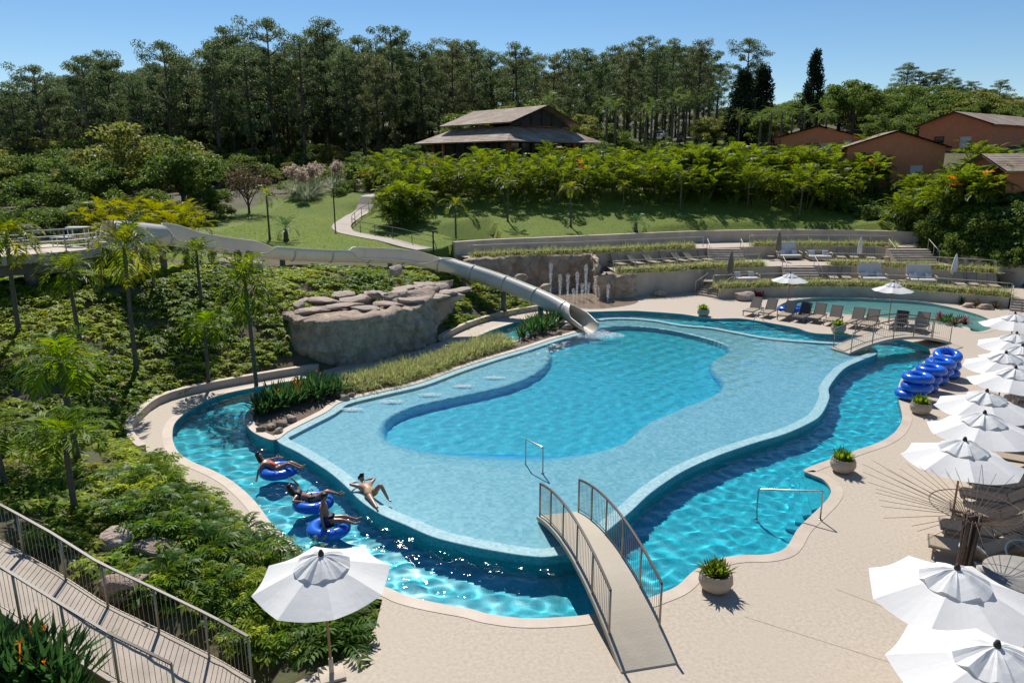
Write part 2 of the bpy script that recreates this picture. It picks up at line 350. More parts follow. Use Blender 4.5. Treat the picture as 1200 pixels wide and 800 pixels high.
# ---- steps in the water
b = MB()
for k in range(4):                       # fan of steps on the far side
    arc = [P(887, 381) + Vector((math.cos(a) * (4.0 - k * .55) * .95, math.sin(a) * (1.9 - k * .36), 0)) for a in np.linspace(math.pi, 2 * math.pi, 20)]
    arc = [P(829, 370)] + arc + [P(946, 386)] if k == 0 else arc
    ctr = P(885, 374); b.prism([(p.x, p.y + 1.9 - k * .06) for p in arc], -.95 + .18 * k - .001 * k, -.95 + .2 * (k + 1))
so = struct(b.build('fan_steps', 'tile_river'))
b = MB()
e0, e1, c0 = P(944, 551), P(975, 574), P(938, 616)
for k in range(4):
    f = 1 - k / 4.2
    pts = [e1 + Vector((.4, .3, 0)), e0 + Vector((.1, .5, 0)), e0.lerp(e0 + (e0 - e1) * .55, f), (c0 + (e0 - e1) * .45).lerp(e1.lerp(c0, .35), 1 - f), c0.lerp(e1, 1 - f) + Vector((.5, .1, 0))]
    b.prism([(p.x, p.y) for p in pts], -.95 - .001 * k, -.95 + .2 * (k + 1) - .02)
so2 = struct(b.build('corner_steps', 'tile_river')); receive(so, so2)
# ---- island: planted bed between river and lagoon
mat('planter_soil', (.10, .07, .05), .95, (.17, .12, .085), 3, bump=.8, bscale=18, dist=.05)
I_IN = offset(ISLAND, -.30)
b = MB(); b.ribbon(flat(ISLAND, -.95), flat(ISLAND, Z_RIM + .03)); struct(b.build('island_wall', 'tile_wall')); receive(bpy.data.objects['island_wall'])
b = MB(); b.ribbon(flat(offset(ISLAND, .02), Z_RIM + .03), flat(I_IN, Z_RIM + .035)); b.ribbon(flat(I_IN, Z_RIM + .035), flat(I_IN, 0)); b.ribbon(flat(offset(ISLAND, .02), Z_RIM - .03), flat(offset(ISLAND, .02), Z_RIM + .03)); struct(b.build('island_coping', 'coping_stone'))
struct(sheet('island_soil', [I_IN], Z_RIM + .0, 'planter_soil'))
# ------------------------------------------------------------------ terrace lines (surveyed, tops of the walls)
W1 = smooth(PL([(843,350),(868,349),(893,348),(932,347),(985,347),(1020,348),(1067,351),(1114,355),(1150,358),(1181,361)]), 3, False)
W2 = smooth(PL([(727,322),(752,320.5),(780,319),(812,317),(860,314.5),(918,312),(975,311.5),(1031,313),(1091,316),(1166,321)], 1.7), 3, False)
W3 = smooth(PL([(556,303),(600,301),(645,299.5),(690,298),(750,295),(790,293),(832,291),(885,289.5),(941,289),(990,289),(1050,290)], 2.7), 3, False)
WB = smooth(PL([(533,284),(580,281),(630,279),(700,276),(770,273),(825,271),(880,270),(930,269.5),(985,270),(1037,271),(1086,272.5)], 3.75), 3, False)
SINK = KERB_W + PL([(360,672),(400,694),(448,702),(440,735),(410,768),(345,800)]) + [Vector((-4.4, 8, 0)), Vector((-7.5, 6, 0)), Vector((-7.5, -12, 0)), Vector((45, -12, 0)), Vector((45, 50, 0)), Vector((39.5, 54.5, 0)), Vector((37, 60, 0)), Vector((36.3, 65.5, 0))] + [p + Vector((0, .25, 0)) for p in WB[::-1]] + [Vector((W3[0].x - .2, W3[0].y + .6, 0))] + PL([(575,332),(600,345),(630,352),(640,362.5),(600,369),(560,380),(530,393),(519,400),(500,404),(470,412),(430,420)])
# ------------------------------------------------------------------ terrain
TP = [(-13.8,29,.1),(-16.5,27,.9),(-15,21,1.1),(-11.2,15.8,1.35),(-9,15.0,.75),(-6.3,13.9,.05),(-4.6,11,.0),(-10.2,11.9,1.4),(-8.6,11.2,.95),(-7,10.6,.50),(-12,12.3,1.85),(-9,9,.7),(-14,8,1.3),(-16,17.5,2.0),(-30,10,1.5),(-22,22,1.6),(-30,30,2.2),(-60,40,1.0),(-8,17,.6),(-5.5,17,.12),(-20,26,1.4),(-10.5,20.5,.6),(-14,24,.9)]
for px, py, d in [(18,338,34),(93,398,31.5),(155,392,31.5),(241,405,32.5),(297,412,33),(60,440,28.5),(165,320,39.5),(250,318,40),(330,325,42),(450,325,42.5),(330,380,37),(395,345,40),(200,300,46),(300,275,58),(240,268,60),(440,232,76),(340,230,80),(520,300,56),(405,272,65),(430,247,75),(500,232,80),(560,342,47),(600,358,47),(480,345,44),(540,312,53),(540,285,60),(700,272,66.5),(700,229,76),(540,232,76),(850,226,78),(950,228,79),(900,262,70),(1000,262,70),(600,197,95),(500,200,100),(775,190,105),(775,166,135),(960,205,88),(1020,222,79),(1150,200,76),(1100,255,69),(1130,240,66),(1160,232,63),(1200,228,61),(1260,262,55),(1150,170,95),(300,222,105),(150,240,85),(50,262,75),(0,275,60),(450,205,120),(700,180,130),(250,215,140),(0,235,130),(900,165,150),(1100,140,200),(950,140,220),(1250,150,150)]:
    p = PD(px, py, d); TP.append((p.x, p.y, p.z))
TP += [(-200,100,2),(-150,200,6),(-40,190,12),(60,220,18),(150,250,26),(250,120,20),(-300,400,20),(0,500,40),(300,500,50),(-500,50,0),(80,30,3),(120,60,8),(60,0,0),(80,-40,0),(-60,-30,0),(0,-60,-1),(300,0,5),(50,56,6)]
TP = np.array(TP); D_ = np.hypot(TP[:, None, 0] - TP[None, :, 0], TP[:, None, 1] - TP[None, :, 1])
TW = np.linalg.solve(D_ + np.eye(len(TP)) * .3, TP[:, 2] - 6.0)
SINKP = ccw(SINK)
def terrain(x, y, sink=True):
    x = np.asarray(x, float); y = np.asarray(y, float); sh = x.shape; x = x.ravel(); y = y.ravel()
    z = np.zeros(len(x))
    for (a, b_, _), w_ in zip(TP, TW): z += w_ * np.hypot(x - a, y - b_)
    z += 6.0
    far = np.hypot(x, y); z += (np.sin(x * .9 + 1.3 * np.sin(y * .7)) * np.cos(y * .8 + x * .3)) * .06 + np.clip((far - 100) / 100, 0, 1) * (np.sin(x * .05) * np.sin(y * .043 + 1) * 1.5)
    if sink:
        near = (x > -40) & (x < 60) & (y > -20) & (y < 80); idx = np.where(near)[0]
        if len(idx):
            d, bi = edge_dist(SINKP, x[idx], y[idx]); ins = inside(SINKP, x[idx], y[idx]); zz = z[idx]
            pk = np.array([p.z > 2 for p in SINKP])[bi]          # along the top retaining wall the lawn starts at the wall top
            vn = np.array([p.x > 35 and 49 < p.y < 67 for p in SINKP])[bi] & ~pk
            lim = np.where(pk, 3.62 + .5 * d, np.where(vn, 1.6 + 2.6 * d, -.04 + .55 * d))
            zo = np.minimum(zz, lim); zo = np.where(pk, np.where(d < 1.2, 3.62 + (zo - 3.62) * d / 1.2, zo), zo)
            z[idx] = np.where(ins, np.where(pk, -1.3, -.25 - 1.2 * np.minimum(d, 1.2)), zo)
    rx, ry = x[:] , y[:]                  # keep the ground below the ramp slab
    u = np.clip((rx + 6) * -.937 + (ry - 12.95) * .351, -1, 14); v = (rx + 6) * .351 + (ry - 12.95) * .937; m_ = (v > -1.95) & (v < .35) & (rx < -4.8) & (rx > -22)
    z = np.where(m_, np.minimum(z, .261 * u - .30), z)
    return z.reshape(sh)
def tz(x, y): return float(terrain(np.array([x]), np.array([y]))[0])
def spread(lo, fine0, fine1, hi, st, n): return np.concatenate([fine0 - (fine0 - lo) * np.linspace(1, 0, n, endpoint=False) ** 2.2, np.arange(fine0, fine1, st), fine1 + (hi - fine1) * np.linspace(0, 1, n) ** 2.2])
gx = spread(-1500, -34, 46, 1500, .38, 40); gy = spread(-300, 4, 82, 2600, .38, 40)
X, Y = np.meshgrid(gx, gy); Z = terrain(X, Y)
ground = struct(grid_mesh('ground', X, Y, Z, np.ones(X.shape, bool), None))
# lawn mask: where grass is mown
def pip(x, y, pts): return inside([Vector((a, c, 0)) for a, c in pts], x, y)
LAWN = [[(p.x, p.y) for p in pl] for pl in (
    [PD(120,300,44), PD(235,300,44), PD(320,292,50), PD(420,303,50), PD(530,303,54), PD(545,290,60), PD(520,262,64), PD(470,240,76), PD(455,228,80), PD(380,228,84), PD(330,236,80), PD(200,262,64), PD(120,280,55)],
    [Vector((p.x, p.y, 0)) for p in WB] + [PD(1085,258,70), PD(960,236,77), PD(960,228,80), PD(540,228,80), PD(470,240,75)],
    [PD(640,200,92), PD(760,200,92), PD(760,165,140), PD(640,170,140)], [PD(790,200,90), PD(900,200,90), PD(900,150,150), PD(792,160,150)])]
lawn = np.zeros(X.shape)
for l in LAWN:
    d, _ = edge_dist([Vector((*q, 0)) for q in l], X, Y); i_ = pip(X, Y, l); lawn = np.maximum(lawn, np.clip(np.where(i_, d, -d) / .8 + .5, 0, 1))
lawn[(X > -16) & (X < -5) & ((X + 6) * .351 + (Y - 12.95) * .937 < -1.9) & (Y > 2)] = 1.0
at = ground.data.attributes.new('lawn', 'FLOAT', 'POINT'); at.data.foreach_set('value', lawn.ravel().astype(np.float32))
m = mat('ground_cover', (.13, .092, .058), .95, (.075, .065, .03), .7, bump=.6, bscale=6, dist=.08, c3=(.06, .08, .022), scale3=.3)
t = m.node_tree; N = t.nodes; L = t.links.new; bs = N['Principled BSDF']; old = bs.inputs['Base Color'].links[0].from_socket
ga = N.new('ShaderNodeAttribute'); ga.attribute_name = 'lawn'
n1 = N.new('ShaderNodeTexNoise'); n1.inputs['Scale'].default_value = .3; n1.inputs['Detail'].default_value = 6; L(N['Texture Coordinate'].outputs['Object'], n1.inputs['Vector'])
gm = N.new('ShaderNodeMix'); gm.data_type = 'RGBA'; gm.inputs[6].default_value = (.068, .130, .008, 1); gm.inputs[7].default_value = (.165, .195, .022, 1); L(n1.outputs[0], gm.inputs[0])
fm = N.new('ShaderNodeMix'); fm.data_type = 'RGBA'; L(ga.outputs['Fac'], fm.inputs[0]); L(old, fm.inputs[6]); L(gm.outputs[2], fm.inputs[7]); L(fm.outputs[2], bs.inputs['Base Color'])
ground.data.materials.append(m)
from mathutils import noise
mat('plaster', (.60, .50, .39), .85, (.51, .42, .325), .8, bump=.3, bscale=12, c3=(.38, .33, .275), scale3=.5)
mat('stair_stone', (.46, .38, .31), .8, (.36, .29, .235), 2, bump=.3, bscale=30)
mat('metal_beige', (.50, .45, .37), .45, metal=.15, spec=.5); mat('rail_metal', (.33, .29, .235), .45, metal=.3); mat('steel', (.45, .43, .40), .25, metal=.9)
mat('rail_wood', (.065, .040, .028), .5)
mat('bridge_concrete', (.44, .38, .29), .7, (.36, .305, .23), 1.2, bump=.3, bscale=20, c3=(.47, .41, .32), scale3=.6)
mat('rock_pink', (.46, .35, .28), .85, (.30, .22, .17), 1.1, bump=1.0, bscale=5, dist=.08, c3=(.52, .43, .35), scale3=.7, contrast=(.3, .7))
mat('rock_grey', (.60, .45, .33), .85, (.30, .215, .155), 1.8, bump=1.0, bscale=11, dist=.12, c3=(.42, .33, .25), scale3=.5, stretch=(1.3, 1.3, .8), detail=9)
mat('rock_tan', (.58, .43, .30), .85, (.32, .225, .15), 1.0, bump=1.0, bscale=5, dist=.08, c3=(.39, .31, .235), scale3=.8)
mat('flume', (.82, .78, .68), .32, (.76, .72, .62), .7, spec=.5, coat=.25, c3=(.70, .66, .56), scale3=.9, trans=.3, thue=.5, tval=1.0)
mat('flume_inside', (.70, .65, .54), .35, (.63, .58, .48), .6, spec=.5, trans=.34, thue=.5, tval=1.0); mat('flume_joint', (.16, .16, .15), .6)
mat('concrete_dark', (.20, .18, .155), .9, (.13, .12, .105), 2)
# ------------------------------------------------------------------ railings
CYL = {}
def stick(r, h, m, n=6):
    k = (r, round(h, 3), m)
    if k not in CYL: CYL[k] = to_mesh('stick', *(lambda q: (q.v, q.f))(MB().lathe([(r, 0), (r, h)], n)), m, True)
    return CYL[k]
def railing(name, label, pts, h=1.0, sp=1.4, m_post='metal_beige', m_rail='metal_beige', bal=0.0, group=None, rails=(), rr=.025, rp=.022, infill=False, flat_rail=False):
    pts = [Vector(p) for p in pts]; t = thing(name, label, 'railing', pts[0], group=group); o0 = pts[0]
    ps = resample(pts, sp)
    def rail(nm, hh, r, m):
        q = [p - o0 + Vector((0, 0, hh)) for p in resample(pts, max(.4, sp / 3))]
        b = MB()
        if flat_rail and nm == 'handrail':
            lat = offset(q, r * 1.2, False); lt2 = offset(q, -r * 1.2, False); dz_ = Vector((0, 0, r * .65)); rows = [[p + dz_ for p in lat], [p + dz_ for p in lt2], [p - dz_ for p in lt2], [p - dz_ for p in lat]]
            for k in range(4): b.ribbon(rows[k], rows[(k + 1) % 4], False)
            b.add([rw_[0] for rw_ in rows], [[0, 1, 2, 3]]); b.add([rw_[-1] for rw_ in rows], [[3, 2, 1, 0]])
        else: b.tube(q, r, 8)
        b.build(nm, m, t, not (flat_rail and nm == 'handrail'))
    rail('handrail', h, rr, m_rail)
    for hh in rails: rail('lower_rail', hh, rr * .55, m_post)
    for p in ps: link('post', stick(rp, h - .01, m_post), t, p - o0)
    if bal:
        for p in resample(pts, bal)[1:-1]: link('baluster', stick(.006, h - .1, m_post, 4), t, p - o0 + Vector((0, 0, .08)))
    return t
# ------------------------------------------------------------------ terraces
def wall(name, label, line, z0, z1, th, m='plaster'):
    A = flat(line, 0); B = offset(A, -th, False); b = MB()
    b.ribbon(flat(A, z0), flat(A, z1), False); b.ribbon(flat(A, z1), flat(B, z1), False); b.ribbon(flat(B, z1), flat(B, z0), False)
    for p, q in ((A[0], B[0]), (A[-1], B[-1])): b.add([(p.x, p.y, z0), (q.x, q.y, z0), (q.x, q.y, z1), (p.x, p.y, z1)], [[0, 1, 2, 3]])
    return tag(b.build(name, m), label, 'wall')
T1_END = [P(1260, 352, .7), P(1300, 330, .7)]
struct(sheet('terrace_floor', [ccw(offset(W1, -.1, False) + T1_END + [p for p in offset(W2, -.15, False) if p.x > P(812, 317, 1.7).x][::-1])], .70, 'deck_concrete'))
struct(sheet('terrace_floor', [ccw(offset(W2, -.1, False) + [P(1230, 318, 1.7), P(1100, 306, 1.7)] + [p for p in offset(W3, -.15, False) if p.x > P(694, 298, 2.7).x][::-1])], 1.70, 'deck_concrete'))
struct(sheet('terrace_floor', [ccw(offset(W3, -.1, False) + [P(1100, 290, 2.7), P(1110, 280, 2.7)] + offset(WB, .0, False)[::-1])], 2.70, 'deck_concrete'))
wall('retaining_wall', 'low curved beige planter wall behind the child pool', W1, -.1, .74, .25)
wall('retaining_wall', 'middle curved beige terrace wall below the second row of hedges', W2, -.1, 1.74, .25)
wall('retaining_wall', 'upper beige terrace wall under the topmost hedge', W3, -.1, 2.74, .25)
wall('retaining_wall', 'long beige back wall at the foot of the lawn slope', WB, 2.2, 3.78, .45)
def stairs(label, a, c, z0, z1, n, run=.3, back=None):     # a-c: front edge of the lowest step
    a, c = Vector((a.x, a.y, 0)), Vector((c.x, c.y, 0)); t = (c - a).normalized(); nrm = Vector((-t.y, t.x, 0))
    if nrm.y < 0: nrm = -nrm
    th = thing('stairs', label, 'stairs', (a.x, a.y, z0)); h = (z1 - z0) / n
    for k in range(n):
        q0, q1 = nrm * run * k, nrm * (run * n + .35 - (.003 * k))
        b = MB().prism([(0 + q0.x, q0.y), (c.x - a.x + q0.x, c.y - a.y + q0.y), (c.x - a.x + q1.x, c.y - a.y + q1.y), (q1.x, q1.y)], h * k - (.08 if k == 0 else .002), h * (k + 1) + .004)
        bevel(b.build('step', 'stair_stone', th), .015, 1)
    for s_, p in ((0, a), (1, c)):
        pp = [p - a + nrm * .05 + Vector((0, 0, h)), p - a + nrm * (run * n) + Vector((0, 0, z1 - z0))]
        b = MB(); b.tube([pp[0], pp[0] + Vector((0, 0, .85)), pp[1] + Vector((0, 0, .85)), pp[1]], .025, 8); b.tube([pp[0].lerp(pp[1], .5), pp[0].lerp(pp[1], .5) + Vector((0, 0, .85))], .02, 6); b.build('handrail', 'metal_beige', th, True)
    return th
stairs('beige steps from the deck up to the first terrace by the plants', P(814, 345), P(842, 350), 0, .7, 5)
stairs('middle terrace steps between the first and second lounger levels', P(925, 331, .7), P(963, 331, .7), .7, 1.7, 6)
stairs('upper terrace steps with rails beside the reclining loungers', P(834, 308, 1.7), P(874, 308, 1.7), 1.7, 2.7, 6)
stairs('wide beige steps at the foot of the vine covered slope', P(1052, 309, 1.7), P(1100, 309, 1.7), 1.7, 2.7, 6, .32)
stairs('stone steps at the end of the low planter wall', P(1183, 364), P(1225, 368), 0, .7, 5)
for ln, z, lb in ((W1, .7, 'thin metal railing behind the lowest hedge'), (W2, 1.7, 'thin metal railing behind the middle hedge'), (W3, 2.7, 'thin metal railing behind the top hedge')):
    A = flat(offset(ln, -1.15, False), z)
    if z == .7:
        railing('railing', lb, A, .9, 1.9, rr=.03, rp=.035)
    else:
        c0, c1 = (P(915, 312, z).x, P(968, 312, z).x) if z == 1.7 else (P(828, 291, z).x, P(878, 291, z).x)
        railing('railing', lb + ', up to the steps', [p for p in A if p.x < c0], .9, 1.9, rr=.03, rp=.035)
        railing('railing', lb + ', beyond the steps', [p for p in A if p.x > c1], .9, 1.9, rr=.03, rp=.035)
# rough stone cascade wall behind the jets
RW = resample(smooth(PL([(540,307),(600,302),(645,300.5),(680,299.5),(697,301),(704,309)], 2.6), 4, False), .11)
n_back = len(RW); RW = [p + Vector((0, -.5, 0)) for p in RW] + resample([RW[-1] + Vector((.2, -.5, 0)), P(706, 321.5, 1.75), P(725, 322, 1.75), P(745, 321, 1.75)], .11)
b = MB(); nz = 30; V = []; F = []
for i, p in enumerate(RW):
    t_ = (RW[min(i + 1, len(RW) - 1)] - RW[max(i - 1, 0)]); nn = Vector((t_.y, -t_.x, 0)).normalized()
    top = 2.75 if i < n_back - 2 else 1.75
    for k in range(nz):
        z = -.1 + (top + .1) * k / (nz - 1); q = Vector((p.x, p.y, z))
        vd = noise.voronoi(q * .9)[0]; dsp = .25 - vd[0] * .25 - .2 * math.exp(-((vd[1] - vd[0]) / .09) ** 2) + noise.fractal(q * 1.1, 1, 2, 6) * .22
        V.append(q + nn * (.15 + dsp) + Vector((0, 0, noise.noise(q * 2) * .12)))
for i in range(len(RW) - 1):
    for k in range(nz - 1): F.append([i * nz + k, (i + 1) * nz + k, (i + 1) * nz + k + 1, i * nz + k + 1])
n0 = len(V)
for i, p in enumerate(RW): V.append(V[i * nz + nz - 1] + Vector((0, 1.0, .05)))
for i in range(len(RW) - 1): F.append([i * nz + nz - 1, (i + 1) * nz + nz - 1, n0 + i + 1, n0 + i])
tag(link('cascade_wall', to_mesh('cascade_wall', V, F, 'rock_tan', True)), 'rough brown rock wall behind the fountain jets', 'rock wall')
# kerb of the garden bank along the river path
def kerb(label, line, wd, h):
    A = flat(line, 0); B = offset(A, wd, False); b = MB()
    b.ribbon(flat(A, -.2), flat(A, h), False); b.ribbon(flat(A, h), flat(B, h), False); b.ribbon(flat(B, h), flat(B, -.3), False)
    for p, q in ((A[0], B[0]), (A[-1], B[-1])): b.add([(p.x, p.y, -.2), (q.x, q.y, -.2), (q.x, q.y, h), (p.x, p.y, h)], [[0, 1, 2, 3]])
    return tag(b.build('kerb', 'coping_stone'), label, 'kerb')
kerb('curved beige kerb between the planted bank and river path', [p for p in KERB_W if p.y > P(180, 535).y], .28, .34)
kerb('beige kerb along the bank under the slide flume', smooth(PL([(640,362.5),(600,369),(560,380),(530,393),(519,400)]), 4, False), .28, .34)
# ------------------------------------------------------------------ footbridges
def bridge(name, label, A, B, wd, rise, r0, r1, nb=.11):
    A, B = Vector(A), Vector(B); D = B - A; Ln = Vector((D.x, D.y, 0)).length; t = thing(name, label, 'bridge', A, math.atan2(D.y, D.x))
    def zc(u): return D.z * u + rise * 4 * u * (1 - u)
    n = 24; top = [Vector((Ln * i / n, 0, zc(i / n) + .02)) for i in range(n + 1)]
    b = MB()
    for i in range(n + 1):
        th = .16
        for y in (-wd / 2, wd / 2): b.v += [top[i] + Vector((0, y, 0)), top[i] + Vector((0, y, -th))]
    for i in range(n):
        q = i * 4; b.f += [[q, q + 4, q + 6, q + 2], [q + 1, q + 3, q + 7, q + 5], [q, q + 1, q + 5, q + 4], [q + 2, q + 6, q + 7, q + 3]]
    b.f += [[0, 2, 3, 1], [n * 4, n * 4 + 1, n * 4 + 3, n * 4 + 2]]
    bevel(b.build('bridge_deck', 'bridge_concrete', t), .02, 1)
    for s_ in (-1, 1):
        y = s_ * (wd / 2 - .05); L_ = [Vector((Ln * u, y, zc(u) + .02)) for u in np.linspace(r0, r1, 22)]
        b = MB()
        hr = [p + Vector((0, 0, 1.02)) for p in L_]
        for a, c in zip(hr, hr[1:]): b.bar(a, c + (c - a) * .05, .055, .035)
        b.build('handrail', 'rail_wood', t)
        MB().tube([p + Vector((0, 0, .985)) for p in L_], .014, 6).tube([p + Vector((0, 0, .09)) for p in L_], .012, 6).build('rail_bar', 'rail_metal', t, True)
        for p in resample(L_, Ln * (r1 - r0) / 5): link('post', stick(.026, 1.0, 'rail_metal', 8), t, p)
        for p in resample(L_, nb)[1:-1]: link('baluster', stick(.006, .9, 'rail_metal', 4), t, p + Vector((0, 0, .09)))
    return t
bridge('footbridge', 'arched concrete footbridge with brown handrails from deck into the lagoon', P(762, 783, .01), P(653, 602, .13), 1.25, .62, .13, .97)
bridge('footbridge', 'small arched footbridge beside the stacked swim rings', P(984, 411, .14), P(1104, 399, .01), 1.3, .62, .02, .98, .16)
# ------------------------------------------------------------------ steel grab rails
def grab(label, pts, r=.024):
    o0 = Vector(pts[0]); q = []
    P_ = [Vector(p) - o0 for p in pts]
    for i, p in enumerate(P_):
        if 0 < i < len(P_) - 1:
            a, c = (P_[i - 1] - p).normalized(), (P_[i + 1] - p).normalized()
            for t in np.linspace(0, 1, 5): q.append((p + a * .07 * (1 - t)).lerp(p + c * .07 * t, t))
        else: q.append(p)
    t = thing('grab_rail', label, 'handrail', o0); MB().tube(q, r, 10).build('rail', 'steel', t, True)
    for p in (P_[0], P_[-1]): MB().lathe([(.06, -.005), (.06, .012), (.03, .02)], 14, p).build('flange', 'steel', t, True)
def up(p, z): return Vector((p.x, p.y, z))
q0, q1 = P(636, 559, -.12), P(616, 549, -.15); grab('steel grab rail standing in the shallow lagoon by the footbridge', [up(q0, -.12), up(q0, .93), up(q1, .93), up(q1, -.25)])
q0, q1 = P(961, 609), P(886, 607, -.4); grab('long steel grab rail beside the corner steps of the river', [up(q0, .01), up(q0, .9), up(q1, .55), up(q1, -.8)])
q0, q1 = P(894, 376), P(883, 383, -.1); grab('steel grab rail above the fan shaped steps', [up(q0, .0), up(q0, .9), up(q1, .45), up(q1, -.5)])
# ------------------------------------------------------------------ rocks
def boulder_mesh(seed, m, sub=4, rough=.3):
    bm = bmesh.new(); bmesh.ops.create_icosphere(bm, subdivisions=sub, radius=1)
    o = Vector((seed * 7.3, seed * 3.1, 1))
    for v in bm.verts:
        n = v.co.normalized(); k = 1 + noise.fractal(n * 1.3 + o, 1, 2, 3) * rough + (noise.voronoi(n * 1.6 + o)[0][0] - .4) * rough
        v.co = n * k
    rp = random.Random(seed * 31 + 5)      # chisel flat faces
    for _ in range(13):
        pn = Vector((rp.gauss(0, 1), rp.gauss(0, 1), rp.gauss(0, 1))).normalized(); hh = rp.uniform(.62, .88)
        for v in bm.verts:
            e = v.co.dot(pn) - hh
            if e > 0: v.co -= pn * e * .93
    me = bpy.data.meshes.new('boulder'); bm.to_mesh(me); bm.free(); me.materials.append(MATS[m]); me.polygons.foreach_set('use_smooth', [True] * len(me.polygons)); return me
BM = [boulder_mesh(i, ('rock_pink', 'rock_grey', 'rock_tan')[i % 3]) for i in range(6)]
def boulder(p, s, label, i=0, rz=0.0):
    o = link('boulder', BM[i % 6], None, p); o.scale = s; o.rotation_euler = (0, 0, rz); return tag(o, label, 'boulder')
boulder(P(137, 634, .95), (.55, .42, .42), 'brown boulder half buried in the leafy bank beside the ramp', 0, .4)
boulder(P(182, 646, .8), (.62, .38, .36), 'low grey boulder next to the brown one on the bank', 1, -.1)
boulder(P(150, 690, .75), (.55, .4, .45), 'pale boulder behind the ramp railing', 4, .3)
boulder(PD(270, 311, 41.5) , (1.1, .7, .5), 'grey boulder under the slide on the lawn edge', 1, .2)
boulder(PD(297, 313, 41.5), (.8, .6, .5), 'dark boulder beside a slide support', 4, .9)
boulder(PD(610, 326, 52), (.5, .4, .38), 'round tan boulder behind the slide flume', 2, .2)
boulder(PD(640, 336, 51), (.55, .35, .28), 'flat tan boulder beside the splash pad', 5, .5)
boulder(P(773, 344, .2), (.5, .35, .35), 'pale tan boulder in front of the planter wall', 2, .1)
boulder(P(872, 348, .25), (.85, .45, .42), 'smooth pink boulder at the low planter wall', 3, 0)
boulder(P(1135, 358, .12), (.45, .35, .25), 'small tan rock between the bromeliads', 5, 0)
boulder(P(1154, 360, .12), (.5, .35, .28), 'tan rock beside the last bromeliad', 2, 0)
boulder(PD(463, 318, 44), (.5, .4, .4), 'small pink rock above the cliff in the ground cover', 3, 0)
for k, (x, y, s_) in enumerate([(318,500,.22),(330,497,.28),(326,505,.2),(342,491,.25),(305,503,.2),(404,466,.25),(412,463,.2),(398,462,.25),(665,384,.35),(676,382,.4),(655,390,.3)]):
    o = boulder(P(x, y, Z_RIM + .08), (s_, s_ * .8, s_ * .75), 'small pinkish stone lying on the island planting bed', k, k * .8); o['group'] = 'stones on the island bed'
# the big artificial cliff
rockT = thing('cliff_rock', 'big flat topped pinkish artificial cliff rock beside the river', 'rock', P(420, 428, 0)); RO = rockT.location.copy()
base = PL([(341,405),(338,414),(346,424),(370,428.5),(400,427.5),(440,421.5),(480,411),(506,400),(510,393)], .0); back = [p + Vector((.7, 3.6, 0)) for p in (base[-1], base[5], base[2])]
ring = resample(ccw(smooth(base + back, 3)), .11, True); C0 = sum(ring, Vector()) / len(ring); H0 = 2.35; nz = 36; V = []; F = []; nr = len(ring)
for k in range(nz):
    u = k / (nz - 1); grow = 1.05 + .02 * math.sin(u * 5) - .05 * u + (.035 if u > .88 else 0)
    for p in ring:
        q = C0 + (p - C0) * grow; tp = H0 + .45 * max(0, min(1, (p.y - C0.y + .6) / 2.4)) + noise.noise(Vector((p.x, p.y, 0)) * .8) * .16
        q.z = -.1 + (tp + .1) * u
        nn = (p - C0).normalized(); vd = noise.voronoi(Vector((q.x * 1.0, q.y, q.z * .75 + .3 * noise.noise(q * 1.3))) * .85)[0]; w_ = noise.fractal(Vector((q.x, q.y, q.z * 1.6)) * .7, .9, 2.1, 7) * .22 - .16 * math.exp(-((vd[1] - vd[0]) / .07) ** 2) + vd[0] * .22 + .05 * math.sin(q.z * 9 + 3 * noise.noise(q * .6))
        V.append(q + nn * w_ - RO)
for k in range(nz - 1):
    for i in range(nr): F.append([k * nr + i, k * nr + (i + 1) % nr, (k + 1) * nr + (i + 1) % nr, (k + 1) * nr + i])
prev = [(nz - 1) * nr + i for i in range(nr)]
for sc_ in (.8, .55, .3, .1):
    cur = []
    for i in range(nr):
        q = (V[(nz - 1) * nr + i] + RO - C0); z_ = q.z; q = C0 + Vector((q.x * sc_, q.y * sc_, z_ - C0.z * 0 + .22 * noise.fractal(Vector((q.x * sc_, q.y * sc_, 3)) * .7, 1, 2, 4)))
        q.z = z_ + C0.z + .25 * noise.fractal(Vector((q.x, q.y, 3)) * .7, 1, 2, 4); V.append(q - RO); cur.append(len(V) - 1)
    for i in range(nr): F.append([prev[i], prev[(i + 1) % nr], cur[(i + 1) % nr], cur[i]])
    prev = cur
F.append(prev)
link('cliff_face', to_mesh('cliff_face', V, F, 'rock_grey', True), rockT)
for k, (x, y, dz, s_) in enumerate([(356,352,0,(.6,.5,.22)),(362,346,.05,(.7,.6,.2)),(380,352,0,(1.2,.45,.2)),(395,346,.05,(1.1,.5,.22)),(402,358,0,(1.3,.4,.16)),(412,352,.08,(.9,.5,.2)),(425,350,.1,(.55,.45,.3)),(437,346,.12,(.7,.5,.26)),(438,343,.3,(.42,.35,.16)),(455,348,.05,(.6,.4,.3)),(470,344,.1,(.8,.6,.34)),(472,338,.3,(.75,.5,.12)),(488,340,.15,(.7,.5,.42)),(496,334,.35,(.8,.5,.2)),(505,338,.15,(.7,.45,.4)),(515,338,.1,(.6,.4,.35)),(522,343,-.05,(.9,.5,.22)),(536,341,-.12,(.9,.45,.18)),(510,348,-.1,(1.0,.5,.2)),(480,352,-.05,(.9,.4,.18)),(455,356,-.1,(1,.4,.15)),(425,361,-.1,(1,.4,.15)),(365,364,-.15,(1,.45,.2)),(350,358,-.1,(.35,.5,.3)),(530,347,-.35,(.9,.7,.3))]):
    p = P(x, y, H0 + dz + .22); o = link('slab', BM[(0, 3)[k % 2]], rockT, p - RO); o.scale = (s_[0] * 1.05, s_[1] * 1.1, s_[2] * .95); o.rotation_euler = (noise.noise(p) * .15, .1 * math.sin(k), .15 * math.sin(k * 2.3) + .05)
